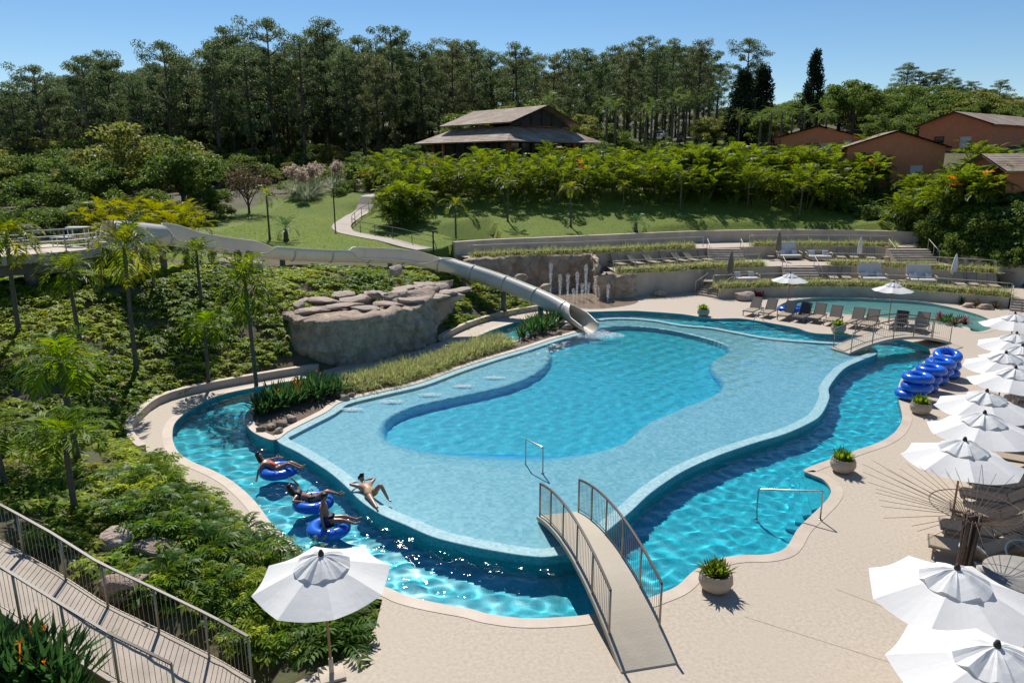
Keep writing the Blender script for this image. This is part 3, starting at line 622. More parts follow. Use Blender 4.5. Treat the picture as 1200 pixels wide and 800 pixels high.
# ------------------------------------------------------------------ water slide
SLP = [PD(*q) for q in [(128,284,36.5),(165,285,38.5),(198,288,40),(235,293,41.5),(285,300,43.5),(335,305,45),(380,307,46.5),(430,308,48),(475,310,49.6),(515,318,50),(560,331,49.3),(600,345,48.3),(640,362,46.8),(668,377,45.3)]] + [P(692, 391, .12)]
SLC = resample(smooth(SLP, 6, False), .28); nS = len(SLC)
slide = thing('water_slide', 'long beige water slide flume winding down to the lagoon', 'water slide', SLC[0]); S0 = slide.location.copy()
def prj(p): 
    d = p.y * CP - (p.z - CAM_H) * SP; return 600 + p.x / d * FPX
KA = [(120,172,172),(188,172,172),(197,70,150),(214,62,150),(225,60,140),(240,58,128),(300,60,125),(312,75,115),(320,120,105),(410,120,105),(417,60,125),(490,55,125),(502,80,118),(512,128,125),(530,176,176),(666,176,176),(676,95,120),(700,70,70)]
def ext(px):
    for (x0, n0, f0), (x1, n1, f1) in zip(KA, KA[1:]):
        if px <= x1:
            t = max(0, min(1, (px - x0) / (x1 - x0))); return n0 + (n1 - n0) * t, f0 + (f1 - f0) * t
    return KA[-1][1:]
RAD, NA = .54, 30
def ring_at(i, rad, an, af, n=NA):
    t_ = (SLC[min(i + 1, nS - 1)] - SLC[max(i - 1, 0)]).normalized(); rt = t_.cross(Vector((0, 0, 1))).normalized(); u = rt.cross(t_)
    c = SLC[i] + u * RAD - S0
    flatw = max(0, min(1, (112 - an) / 30)); out = []      # open bends: the outer wall runs straight up as a broad bank
    for a in np.linspace(R(-af), R(an), n):
        q = c + (rt * math.sin(a) - u * math.cos(a)) * rad
        if a < R(-80) and flatw > 0:
            a0 = R(-80); q2 = c + (rt * math.sin(a0) - u * math.cos(a0)) * rad + (u * 1.0 - rt * .25) * (a0 - a) * RAD * 1.15; q = q.lerp(q2, flatw)
        out.append(q)
    return out
V = []; F = []; Vi = []
for i in range(nS):
    an, af = ext(prj(SLC[i])); V += ring_at(i, RAD, an, af); Vi += ring_at(i, RAD - .035, an, af)
nV = len(V)
FO = [[i * NA + k, i * NA + k + 1, (i + 1) * NA + k + 1, (i + 1) * NA + k] for i in range(nS - 1) for k in range(NA - 1)]
link('flume_shell', to_mesh('flume_shell', V, FO, 'flume', True), slide)
b = MB(); b.v = list(Vi); b.f = [f[::-1] for f in FO]; b.build('flume_channel', 'flume_inside', slide, True)
b = MB()                                 # rolled lips along both edges
for k in (0, NA - 1): b.tube([(V[i * NA + k] + Vi[i * NA + k]) / 2 for i in range(nS)], .04, 6)
b.build('flume_lip', 'flume', slide, True)
px_prev = None
for i in range(4, nS - 4, 9):
    an, af = ext(prj(SLC[i])); b = MB(); A = ring_at(i, RAD + .05, an, af); B = ring_at(i, RAD - .0, an, af); t_ = (SLC[i + 1] - SLC[i]).normalized() * .035
    for q in (-1, 1): b.ribbon([p + t_ * q for p in A], [p + t_ * q for p in B], False)
    b.ribbon([p - t_ for p in A], [p + t_ for p in A], False); b.build('flange', 'flume', slide, True)
    b = MB(); A = ring_at(i, RAD + .012, an, af); b.ribbon([p + t_ * 1.05 for p in A], [p + t_ * 1.9 for p in A], False); b.build('joint', 'flume_joint', slide, True)
for px in (168, 190, 218, 250, 330, 365, 400, 455, 500, 545, 592, 632):
    i = min(range(nS), key=lambda j: abs(prj(SLC[j]) - px)); p = SLC[i]; g = float(terrain(np.array([p.x]), np.array([p.y]), True)[0])
    if p.z - g > .3: MB().tube([Vector((p.x, p.y, g - .2)) - S0, Vector((p.x, p.y, p.z + .02)) - S0], .17, 12).build('support_post', 'concrete_dark', slide, True)
# water running out of the flume
mat('foam', (.85, .90, .92), .4, trans=.35, thue=.5, tval=1.0)
def foam(name, label, c, rx, ry, n, h, seed, group=None):
    r = np.random.default_rng(seed); a = r.random(n) * 6.28; q = np.sqrt(r.random(n)); x = np.cos(a) * q * rx; y = np.sin(a) * q * ry
    z = r.random(n) ** 2 * h * np.exp(-q * q * 2); s_ = .012 + .03 * r.random(n) * (1.1 - q)
    T = np.array([[1, 0, -.5], [-.5, .87, -.5], [-.5, -.87, -.5], [0, 0, .8]]); V = (np.stack([x, y, z], -1)[:, None] + T[None] * s_[:, None, None]).reshape(-1, 3)
    F = (np.arange(n)[:, None, None] * 4 + np.array([[0, 1, 3], [1, 2, 3], [2, 0, 3]])[None]).reshape(-1, 3)
    o = link(name, np_mesh(name, V, F, 'foam', True), None, c); tag(o, label, 'foam', group); return o
tag(foam('splash_foam', 'white foam splash where the slide runs into the lagoon', up(P(702, 393, Z_LAG), Z_LAG + .01), 1.5, .7, 1600, .35, 3), kind='stuff')
for k, (x, y) in enumerate([(403,479),(451,470),(495,462),(535,452),(571,442)]):
    tag(foam('inlet_foam', 'small foam patch of a pool inlet along the planted island', up(P(x + 8, y, Z_LAG), Z_LAG + .006), .55, .16, 220, .05, k, 'inlet foam along the island'), kind='stuff')
# ------------------------------------------------------------------ foliage library
def leafmat(n, c, tr=.35, isl=.35, r=.45, spec=.4, th=.485): mat(n, tuple(min(.6, q * 1.45) for q in c), max(r, .45), trans=min(.55, tr + .1), island=isl, spec=spec * .35, thue=th)
leafmat('leaf_areca', (.066, .102, .012), .34, .55, .4); leafmat('leaf_yellow', (.125, .140, .012), .30, .35, .4)
leafmat('leaf_orange', (.42, .16, .01), .35, .4); leafmat('leaf_phil', (.082, .138, .012), .30, .45, .28, .25)
leafmat('leaf_cover', (.175, .225, .034), .35, .5, .45, .2); leafmat('leaf_euc', (.054, .080, .034), .34, .45, .5)
leafmat('leaf_euc_brown', (.064, .078, .034), .34, .45, .5); leafmat('leaf_deep', (.045, .095, .014), .3, .45, .35, .5); leafmat('leaf_broad', (.060, .095, .022), .32, .45, .5); leafmat('leaf_olive', (.10, .115, .03), .32, .4, .5); leafmat('leaf_conifer', (.014, .026, .012), .1, .3, .7)
leafmat('leaf_hedge', (.225, .245, .095), .2, .4, .45, .4, .495); leafmat('leaf_strel', (.030, .075, .022), .22, .35, .3, .6); leafmat('leaf_grey', (.22, .24, .16), .3, .3)
leafmat('leaf_ivy', (.075, .125, .025), .3, .5, .35, .55); leafmat('leaf_brown', (.07, .055, .028), .25, .4); leafmat('leaf_red', (.13, .03, .035), .3, .4, .35)
leafmat('grass_blade', (.115, .165, .016), .3, .15, .5); leafmat('plume', (.24, .20, .155), .3, .2, .8)
mat('bark', (.11, .085, .065), .9, (.05, .04, .03), 6, stretch=(1, 1, .15)); mat('bark_pale', (.21, .175, .14), .85, (.10, .08, .065), 3, stretch=(1, 1, .2)); mat('palm_trunk', (.13, .115, .085), .85, (.07, .06, .045), 5, stretch=(.3, .3, 2))
mat('stem_green', (.10, .13, .03), .5)
def nrm(a): return a / (np.linalg.norm(a, axis=-1, keepdims=True) + 1e-9)
class LB:                                # leaf batch
    def __init__(s): s.V = []; s.F = []; s.n = 0
    def quads(s, base, d, side, ln, wd, droop=0.0, mid=.45):
        base, d, side = np.asarray(base, float), nrm(np.asarray(d, float)), nrm(np.asarray(side, float)); n = len(base)
        ln = np.broadcast_to(ln, (n,))[:, None]; wd = np.broadcast_to(wd, (n,))[:, None]
        m = base + d * ln * mid; tip = base + d * ln; tip[:, 2] -= np.broadcast_to(droop, (n,)) * ln[:, 0]
        v = np.stack([base, m + side * wd * .5, tip, m - side * wd * .5], 1).reshape(-1, 3)
        f = np.arange(n * 4).reshape(n, 4) + s.n; s.V.append(v); s.F.append(f); s.n += len(v)
    def strip(s, pts, w_):               # flat ribbon stalk
        pts = np.asarray(pts); t = nrm(np.gradient(pts, axis=0)); sd = nrm(np.cross(t, [0, 0, 1.0]) + 1e-6); w_ = np.broadcast_to(w_, (len(pts),))[:, None]
        v = np.stack([pts - sd * w_, pts + sd * w_], 1).reshape(-1, 3); i = np.arange(len(pts) - 1) * 2
        s.V.append(v); s.F.append(np.stack([i, i + 1, i + 3, i + 2], -1) + s.n); s.n += len(v)
    def mesh(s, name, m): return np_mesh(name, np.concatenate(s.V), np.concatenate(s.F), m)
def frond(lb, r, o, az, el, L, arch, n, ll, lw, vee=.35, stalk=.12, sw=.02, droop=.25):
    t = np.linspace(0, 1, n); p = el - arch * t ** 1.3; h = np.array([math.cos(az), math.sin(az), 0]); z = np.array([0, 0, 1.0]); lat = np.array([-math.sin(az), math.cos(az), 0])
    tan = np.cos(p)[:, None] * h + np.sin(p)[:, None] * z; pos = np.asarray(o) + np.cumsum(tan, 0) * (L / n)
    lb.strip(pos, sw * (1.1 - t)); k = t > stalk; T, Pp, tt = tan[k], pos[k], t[k]; nn = np.cross(lat[None], T); nn *= np.sign(nn[:, 2:3] + 1e-6)
    for s_ in (-1, 1):
        d = T * .62 + lat * s_ * .8 + nn * vee + r.normal(0, .1, T.shape); d = nrm(d); sd = np.cross(d, nn + lat * .3 * s_)
        lb.quads(Pp, d, sd, ll * (.35 + .65 * np.sin(np.pi * np.clip(.12 + .85 * tt, 0, 1))) * r.uniform(.85, 1.1, len(T)), lw, droop)
def blob(r, n): v = r.normal(size=(n, 3)); return nrm(v)
def clump(lb, r, c, rad, n, ln, wd, flat_=.7, droop=.2, down=.0):
    u = blob(r, n); q = rad * r.random(n)[:, None] ** .45; p = np.asarray(c) + u * q * np.array([1, 1, flat_])
    d = u * .5 + blob(r, n) * .8 + np.array([0, 0, -down]); sd = np.cross(d, blob(r, n)); lb.quads(p - nrm(d) * ln * .4, d, sd, ln * r.uniform(.7, 1.3, n), wd * r.uniform(.8, 1.2, n), droop)
# ---- trees
def tree_proto(name, label, cat, group, seed, H, style):
    r = np.random.default_rng(seed); t = thing(name, label, cat, (0, 0, 0), 0, group); tr = MB(); lb = LB()
    if style == 'euc':
        ph = r.random() * 6; sp_ = [Vector((math.sin(u * 4 + ph) * .25 * u, math.cos(u * 3 + ph) * .25 * u, H * u)) for u in np.linspace(0, .93, 12)]
        tr.tube(sp_, [.36 * (1 - .8 * u) + .03 for u in np.linspace(0, 1, 12)], 7)
        nb = 42 + int(r.integers(0, 10)); a0 = r.random() * 6
        for i in range(nb):
            u = .36 + .60 * (i + r.random()) / nb; k = min(11, int(u / .93 * 11)); p0 = sp_[k]
            az = a0 + i * 2.4 + r.normal(0, .3); ln = (1.5 + 2.6 * math.sin(math.pi * min(1, (u - .25) / .80))) * r.uniform(.55, 1.25)
            if u > .9: ln *= .7
            e = p0 + Vector((math.cos(az) * ln, math.sin(az) * ln, ln * r.uniform(.25, .8)))
            tr.tube([p0, p0.lerp(e, .5) + Vector((0, 0, .15)), e], [.09, .06, .02], 4, False)
            clump(lb, r, e, r.uniform(.9, 1.6), 120, .42, .17, .62, .25, .35)
            if r.random() < .6: clump(lb, r, p0.lerp(e, .55) + Vector((0, 0, .3)), .95, 60, .40, .16, .7, .2, .3)
        clump(lb, r, sp_[-1] + Vector((0, 0, .6)), 1.5, 160, .42, .17, .7, .25, .3)
        for i in range(34):
            u = r.uniform(.03, .45); p0 = sp_[int(u / .93 * 11)]; clump(lb, r, p0 + Vector((*r.normal(0, .5, 2), 0)), .8, 40, .38, .16, 1.3, .2, .3)
        lm, bk = ('leaf_euc', 'leaf_euc_brown', 'leaf_euc')[seed % 3], 'bark_pale' if seed % 2 else 'bark'
    elif style in ('round', 'olive'):
        W_ = H * .42; tr.tube([(0, 0, 0), (.1, .05, H * .25), (.0, .1, H * .5)], [H * .03, H * .022, H * .012], 8)
        lobes_ = [blob(r, 1)[0] for _ in range(11)]
        for i in range(72):
            lc = lobes_[i % 11]; lc = np.array([lc[0], lc[1], abs(lc[2]) * 1.15 - .38]); u = blob(r, 1)[0]; sz = .30 + .16 * ((i % 11) % 3); q = np.array([0, 0, H * .52]) + lc * np.array([W_, W_, H * .40]) * (.5 + .3 * (((i % 11) * 7) % 5) / 4) + u * np.array([1, 1, .75]) * H * sz * .45
            if i < 10: tr.tube([(0, 0, H * r.uniform(.2, .4)), Vector(q) * .6 + Vector((0, 0, H * .15)), Vector(q)], [H * .012, H * .008, .02], 5, False)
            clump(lb, r, q, H * r.uniform(.07, .13), 130, H * .036, H * .019, .6, .15)
        lm, bk = ('leaf_broad' if style == 'round' else 'leaf_olive'), 'bark'
    elif style == 'conifer':
        tr.tube([(0, 0, 0), (0, 0, H * .95)], [H * .02, .03], 7)
        for i in range(120):
            u = (i + r.random()) / 120; rad = H * .17 * (1 - u) ** .6 * min(1, (u + .05) * 6); az = r.random() * 6.28
            clump(lb, r, (math.cos(az) * rad * .75, math.sin(az) * rad * .75, H * (.06 + .92 * u)), H * .055, 55, H * .035, H * .014, 1.3, .0, -.6)
        lm, bk = 'leaf_conifer', 'bark'
    elif style == 'shrub':
        for i in range(7): a = i * .9; tr.tube([(0, 0, 0), (math.cos(a) * H * .25, math.sin(a) * H * .25, H * .55)], [.05, .02], 5, False)
        for i in range(26):
            u = blob(r, 1)[0]; u[2] = abs(u[2]); q = u * np.array([H * .6, H * .6, H * .75]) * r.uniform(.5, 1) + np.array([0, 0, H * .12]); clump(lb, r, q, H * .2, 60, H * .1, H * .05, .8, .15)
        lm, bk = 'leaf_broad', 'bark'
    elif style == 'bare':
        tr.tube([(0, 0, 0), (.1, 0, H * .4)], [.14, .09], 7)
        for i in range(16):
            a = i * 2.4; e = Vector((math.cos(a) * H * .32, math.sin(a) * H * .32, H * r.uniform(.6, .95))); m_ = e * .55 + Vector((0, 0, H * .08)); tr.tube([(.05, 0, H * r.uniform(.12, .4)), m_, e], [.06, .04, .012], 5, False)
            for j in range(5): q = e * .75 + Vector(r.normal(0, H * .1, 3)); tr.tube([m_, q], [.02, .008], 3, False); clump(lb, r, q, H * .12, 26, H * .035, H * .02, .8, .1)
            clump(lb, r, e, H * .1, 30, H * .035, H * .02, .8, .1)
        lm, bk = 'leaf_brown', 'bark'
    tr.build('trunk', bk, t, True); link('crown', lb.mesh('crown', lm), t); return Proto(t)
def palm_proto(name, label, cat, group, seed, H, nf, L, arch, ll, lw, tr_r, lm, nl=26, crownshaft=False, lean=.0, skirt=0, yellow=0):
    r = np.random.default_rng(seed); t = thing(name, label, cat, (0, 0, 0), 0, group)
    pts = [Vector((lean * H * u * u, 0, H * u)) for u in np.linspace(0, 1, 8)]
    b = MB(); b.tube(pts, [tr_r * (1.35 if i == 0 else 1.0 - .25 * i / 7 + .06 * (i % 2)) for i in range(8)], 9); b.build('trunk', 'palm_trunk', t, True)
    if crownshaft: MB().tube([pts[-1] - Vector((0, 0, .1)), pts[-1] + Vector((0, 0, L * .25))], [tr_r * 1.05, tr_r * .5], 9).build('crownshaft', 'stem_green', t, True)
    o = pts[-1] + Vector((0, 0, L * .18 if crownshaft else 0)); lb = LB(); ly = LB()
    for i in range(nf):
        u = i / nf; el = R(82) - u * R(92); q = ly if (yellow and r.random() < yellow) else lb
        frond(q, r, o, i * 2.399 + r.normal(0, .15), el, L * r.uniform(.85, 1.1), arch * r.uniform(.8, 1.2), nl, ll, lw, .35 if el > 0 else .1, .14, .025)
    link('crown', lb.mesh('crown', lm), t)
    if ly.n: link('yellow_fronds', ly.mesh('yellow_fronds', 'leaf_yellow' if yellow < .9 else 'leaf_orange'), t)
    return Proto(t)
def areca_proto(seed, H, ns, label, group, org=.0):
    r = np.random.default_rng(seed); t = thing('areca_palm', label, 'palm', (0, 0, 0), 0, group); st = MB(); lb = LB(); lo = LB()
    for i in range(ns):
        a = i * 2.4; rad = .25 + .5 * r.random(); tipz = H * r.uniform(.22, .62); p0 = Vector((math.cos(a) * rad * .5, math.sin(a) * rad * .5, 0)); p1 = Vector((math.cos(a) * (rad + tipz * .22), math.sin(a) * (rad + tipz * .22), tipz))
        st.tube([p0, p0.lerp(p1, .5) + Vector((0, 0, .1)), p1], [.05, .04, .03], 5, False)
        for j in range(6):
            el = R(80 - j * 15 + r.normal(0, 6)); q = lo if r.random() < org else lb
            frond(q, r, p1, a + j * 2.4 + r.normal(0, .3), el, H * .42 * r.uniform(.8, 1.1), R(70) * r.uniform(.7, 1.2), 17, H * .13, H * .022, .35, .2, .018, .2)
    st.build('stems', 'stem_green', t, True); link('fronds', lb.mesh('fronds', 'leaf_areca'), t)
    if lo.n: link('dry_fronds', lo.mesh('dry_fronds', 'leaf_orange'), t)
    return Proto(t)
# lobed ground leaves: petiole + fan of lobes
def lobed(lb, r, base, az, el, ln, lobes=7, lw=.16):
    n = len(base); h = np.stack([np.cos(az) * np.cos(el), np.sin(az) * np.cos(el), np.sin(el)], -1); hub = base + h * ln[:, None] * .55
    lat = np.stack([-np.sin(az), np.cos(az), np.zeros(n)], -1); nn = nrm(np.cross(h, lat)); fw = nrm(np.stack([np.cos(az), np.sin(az), -.25 - .2 * r.random(n)], -1)); lat = nrm(lat + .25 * r.normal(size=(n, 1)) * nn); nn = nrm(np.cross(fw, lat))
    lb.quads(base, h, lat, ln * .58, .02)
    for k in range(lobes):
        a = R(-125 + 250 * k / (lobes - 1)); d = fw * math.cos(a) + lat * math.sin(a); L_ = ln * (.62 - .2 * abs(a) / 2.2) * r.uniform(.85, 1.1, n)
        lb.quads(hub, d, np.cross(d, nn), L_, ln * lw, .22)
def cover(name, label, X, Y, Z, seed, nl, ln, m, lobes=7, lw=.16, cat='ground cover'):
    r = np.random.default_rng(seed); lb = LB(); n = len(X); s_ = r.uniform(.7, 1.3, n)
    for j in range(nl):
        az = r.random(n) * 6.28; el = R(25) + r.random(n) * R(55); b0 = np.stack([X + r.normal(0, .12, n), Y + r.normal(0, .12, n), Z], -1); lobed(lb, r, b0, az, el, ln * s_ * r.uniform(.75, 1.2, n), lobes, lw)
    o = link(name, lb.mesh(name, m)); return tag(o, label, cat, kind='stuff')
def phil_proto(seed, S, m='leaf_phil'):
    r = np.random.default_rng(seed); t = thing('philodendron', 'leafy plant', 'plant', (0, 0, 0), 0, 'split leaf plants near the ramp'); n = 22; lb = LB()
    az = np.arange(n) * 2.4; el = R(20) + R(60) * r.random(n); b0 = np.stack([r.normal(0, .08, n), r.normal(0, .08, n), np.full(n, .0)], -1)
    nl = 4                                # pinnate split leaves: long narrow fingers along a drooping midrib
    for i in range(n):
        frond(lb, r, b0[i], az[i], el[i], S * r.uniform(.8, 1.15), R(80), 11, S * .36, S * .075, .15, .38, .014, .35)
    link('leaves', lb.mesh('leaves', m), t); MB().tube([(0, 0, -.15), (0, 0, .12)], [.05, .04], 6).build('stem', 'stem_green', t, True); return Proto(t)
def blade_tuft(lb, r, c, n, L, wd, spread_=.9, droop=.5, rad=.08):
    az = r.random(n) * 6.28; el = R(88) - R(75) * spread_ * r.random(n); d = np.stack([np.cos(az) * np.cos(el), np.sin(az) * np.cos(el), np.sin(el)], -1); b0 = np.asarray(c) + np.stack([np.cos(az), np.sin(az), 0 * az], -1) * rad * r.random((n, 1))
    sd = np.stack([-np.sin(az), np.cos(az), 0 * az], -1); L_ = L * r.uniform(.7, 1.15, n); lb.quads(b0, d, sd, L_ * .55, wd, 0, .6)
    m = b0 + d * (L_ * .45)[:, None]; d2 = d.copy(); d2[:, 2] -= droop * r.random(n); lb.quads(m, d2, sd, L_ * .6, wd * .9, .1, .3)
def hedge(label, line, wd, h, seed, m='leaf_hedge', dens=55, back=.12, name='hedge'):
    r = np.random.default_rng(seed); ln = resample(line, .14); lb = LB(); o0 = Vector(line[0]); t = thing(name, label, 'hedge', o0)
    A = offset(ln, -back, False); B = offset(ln, -back - wd, False)
    for a, c in zip(A, B):
        for k in range(max(2, int(wd / .17))):
            q = a.lerp(c, r.random()) - o0 + Vector((*r.normal(0, .04, 2), 0)); hh = h * r.uniform(.8, 1.05) * (1 + .08 * math.sin(q.x * 1.7 + seed))
            blade_tuft(lb, r, q, max(6, dens // 4), hh, .026, 1.0, .9, .12)
    link('foliage', lb.mesh('foliage', m), t); b = MB()
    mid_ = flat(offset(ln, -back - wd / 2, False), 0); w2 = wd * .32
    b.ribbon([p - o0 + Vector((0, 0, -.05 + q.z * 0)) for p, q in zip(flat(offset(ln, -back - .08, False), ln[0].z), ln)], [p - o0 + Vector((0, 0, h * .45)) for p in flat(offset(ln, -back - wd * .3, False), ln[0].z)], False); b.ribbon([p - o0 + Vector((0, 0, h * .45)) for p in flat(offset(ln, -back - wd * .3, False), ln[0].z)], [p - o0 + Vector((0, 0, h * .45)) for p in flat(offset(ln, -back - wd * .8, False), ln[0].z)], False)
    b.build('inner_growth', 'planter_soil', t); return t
# ------------------------------------------------------------------ buildings
mat('terracotta_wall', (.62, .225, .10), .85, (.54, .19, .085), 1.5, bump=.2, bscale=20); mat('roof_tile', (.40, .295, .215), .85, (.22, .155, .11), 1.6, bump=.6, bscale=9, dist=.06, c3=(.45, .38, .32), scale3=.5, contrast=(.3, .7))
mat('dark_wood', (.045, .032, .025), .7, (.025, .018, .014), 3); mat('glass_dark', (.015, .018, .02), .08, spec=.8); mat('white_frame', (.62, .60, .56), .5); mat('asphalt', (.20, .19, .18), .9, (.16, .15, .145), 3)
def tile_roof(a, b_, c, d_, name, par, n=14, th=.12):   # sloping roof plane a-b eave, d-c ridge, laid in overlapping courses
    a, b_, c, d_ = map(Vector, (a, b_, c, d_)); m = MB(); up_ = (b_ - a).cross(d_ - a).normalized()
    if up_.z < 0: up_ = -up_
    for k in range(n):
        u0, u1 = k / n, min(1, (k + 1.25) / n); p0, p1, q0, q1 = a.lerp(d_, u0), b_.lerp(c, u0), a.lerp(d_, u1), b_.lerp(c, u1); o = up_ * .05
        m.add([p0 + o, p1 + o, q1 + o * .3, q0 + o * .3, p0 - o, p1 - o], [[0, 1, 2, 3], [4, 5, 1, 0]])
    m.add([a - up_ * th, b_ - up_ * th, c - up_ * th, d_ - up_ * th, a, b_], [[3, 2, 1, 0], [0, 1, 5, 4]])
    return m.build(name, 'roof_tile', par)
def window(par, M_, x, z, w_, h_, white=False):         # on wall plane y=0 of matrix M_, facing -y
    def T(v): return M_ @ Vector(v)
    b = MB()
    for q in ((x, z + h_ / 2 + .04, w_ + .16, .08), (x, z - h_ / 2 - .04, w_ + .16, .08)): b.box((0, 0, 0), (1, 1, 1)) if False else b.add(*[(lambda bb: ([T(v) for v in bb.v], bb.f))(MB().box((q[0], -.04, q[1]), (q[2], .1, q[3])))][0])
    for s_ in (-1, 1): b.add(*(lambda bb: ([T(v) for v in bb.v], bb.f))(MB().box((x + s_ * (w_ / 2 + .04), -.04, z), (.08, .1, h_))))
    if white: b.add(*(lambda bb: ([T(v) for v in bb.v], bb.f))(MB().box((x, -.03, z), (.06, .06, h_))))
    f = b.build('window', 'white_frame' if white else 'dark_wood', par)
    g = MB().box((x, -.012, z), (w_, .02, h_)); g.v = [T(v) for v in g.v]; g.build('pane', 'glass_dark' if not white else 'white_frame', f)
# pavilion with a two tier roof
pv = thing('pavilion', 'large pavilion with two tier brown tiled hip roof on the hill', 'building', PD(595, 185, 88)); o0 = Vector((pv.location.x, pv.location.y, 0)); pv.location = o0
ZE = 12.5; A_, B_ = Vector((-.64, .768, 0)), Vector((.768, .64, 0)); LA, LB_ = 21.0, 17.0
def pt(u, v, z): return A_ * u + B_ * v + Vector((0, 0, z))
i0, zi = 4.2, 14.5
cor = [(0, 0), (0, LB_), (LA, LB_), (LA, 0)]; inn = [(i0, i0), (i0, LB_ - i0), (LA - i0, LB_ - i0), (LA - i0, i0)]
for k in range(4):
    (u0, v0), (u1, v1), (u2, v2), (u3, v3) = cor[k], cor[(k + 1) % 4], inn[(k + 1) % 4], inn[k]; tile_roof(pt(u0, v0, ZE), pt(u1, v1, ZE), pt(u2, v2, zi), pt(u3, v3, zi), 'lower_roof', pv, 10)
g0, zr = i0 - 1.2, 17.1
for s_ in (0, 1):
    v0 = g0 - .6 if s_ == 0 else LB_ - g0 + .6; tile_roof(pt(g0 - .8, v0, zi + .35), pt(LA - g0, v0, zi + .35), pt(LA - g0, LB_ / 2, zr), pt(g0 - .8, LB_ / 2, zr), 'upper_roof', pv, 12)
MB().add([pt(g0 + .3, g0, zi), pt(g0 + .3, LB_ - g0, zi), pt(g0 + .3, LB_ / 2, zr - .35)], [[0, 1, 2]]).build('gable', 'dark_wood', pv)
for k in range(5):
    v = g0 + (LB_ - 2 * g0) * (k + 1) / 6; MB().bar(pt(g0 + .2, v, zi), pt(g0 + .2, v, zi + (zr - zi) * (1 - abs(v - LB_ / 2) / (LB_ / 2 - g0)) - .4), .12).build('gable_post', 'dark_wood', pv)
for (u0, v0), (u1, v1) in (((2, 2), (2, LB_ - 2)), ((2, 2), (LA - 2, 2)), ((LA - 2, 2), (LA - 2, LB_ - 2)), ((2, LB_ - 2), (LA - 2, LB_ - 2))):
    b = MB(); b.ribbon([pt(u0, v0, 7.0), pt(u1, v1, 7.0)], [pt(u0, v0, 9.9), pt(u1, v1, 9.9)], False); b.build('wall', 'terracotta_wall', pv)
    b = MB(); b.ribbon([pt(u0 + .1, v0 + .1, 9.9), pt(u1 + .1, v1 + .1, 9.9)], [pt(u0 + .1, v0 + .1, 13), pt(u1 + .1, v1 + .1, 13)], False); b.build('glazing', 'glass_dark', pv)
    for k in range(8): p = pt(u0 + (u1 - u0) * k / 7, v0 + (v1 - v0) * k / 7, 0); MB().box((p.x, p.y, 10), (.28, .28, 6), .69).build('column', 'dark_wood' if k % 3 else 'terracotta_wall', pv)
# houses
def house(label, c, w_, dp, zb, ze, zr, rz, wins=(), ov=.5, ridge='y'):
    h = thing('house', label, 'house', (c[0], c[1], zb), rz); H_, Rz = ze - zb, zr - zb; x = w_ / 2
    if ridge == 'y':
        MB().add([(-x, 0, -3), (x, 0, -3), (x, 0, H_), (0, 0, Rz - .1), (-x, 0, H_), (-x, dp, -3), (x, dp, -3), (x, dp, H_), (0, dp, Rz - .1), (-x, dp, H_)], [[0, 1, 2, 3, 4], [9, 8, 7, 6, 5], [1, 6, 7, 2], [0, 4, 9, 5]]).build('wall', 'terracotta_wall', h)
        sl_ = (Rz - H_) / x
        for s_ in (-1, 1): tile_roof((s_ * (x + ov), -ov, H_ - sl_ * ov + .08), (s_ * (x + ov), dp + ov, H_ - sl_ * ov + .08), (0, dp + ov, Rz + .08), (0, -ov, Rz + .08), 'roof', h, 10)
    else:
        MB().add([(-x, 0, -3), (x, 0, -3), (x, 0, H_), (-x, 0, H_), (-x, dp, -3), (x, dp, -3), (x, dp, H_), (-x, dp, H_), (-x, dp / 2, Rz - .1), (x, dp / 2, Rz - .1)], [[0, 1, 2, 3], [5, 4, 7, 6], [1, 5, 6, 9, 2], [4, 0, 3, 8, 7]]).build('wall', 'terracotta_wall', h)
        sl_ = (Rz - H_) / (dp / 2)
        for s_ in (0, 1): tile_roof((-x - ov, -ov if s_ == 0 else dp + ov, H_ - sl_ * ov + .08), (x + ov, -ov if s_ == 0 else dp + ov, H_ - sl_ * ov + .08), (x + ov, dp / 2, Rz + .08), (-x - ov, dp / 2, Rz + .08), 'roof', h, 10)
    for (wx, wz, ww, wh, wt) in wins: window(h, Matrix.Identity(4), wx, wz, ww, wh, wt)
    return h
c = PD(958, 170, 88); house('terracotta house with a tiled gable and two small windows', (c.x, c.y), 8.6, 9, 7.5, 13.0, 14.2, -.52, ((-.4, 4.2, .8, .9, 0), (1.0, 4.0, .9, 1.2, 1), (3.3, 4.4, .7, 1.0, 1)))
c = PD(1048, 190, 78); house('taller terracotta house behind the palms with a plain side wall', (c.x, c.y), 9.5, 8, 6.0, 11.6, 13.2, -.28, ((-1.0, 2.8, 1.2, 1.4, 0), (2.2, 3.0, 1.0, 1.1, 1)))
c = PD(1118, 150, 92); house('long terracotta house with a low tiled roof up the slope', (c.x, c.y), 8.5, 19, 9, 14.6, 16.1, -.95, ((-1.6, 3.6, 1, 1, 0), (1.6, 3.4, 1.1, 1.2, 1)), .6, 'y')
c = PD(1222, 195, 60); house('small tiled roof kiosk above the vine covered slope', (c.x, c.y), 6, 5, 7.6, 9.5, 10.6, .1, ((0, 1.6, 1.2, 1, 0),), .7, 'x')
c = PD(905, 148, 120); house('distant terracotta house half hidden by trees', (c.x, c.y), 6, 6, 11, 14.5, 15.8, .2, ((0, 2, 1, 1, 0),))
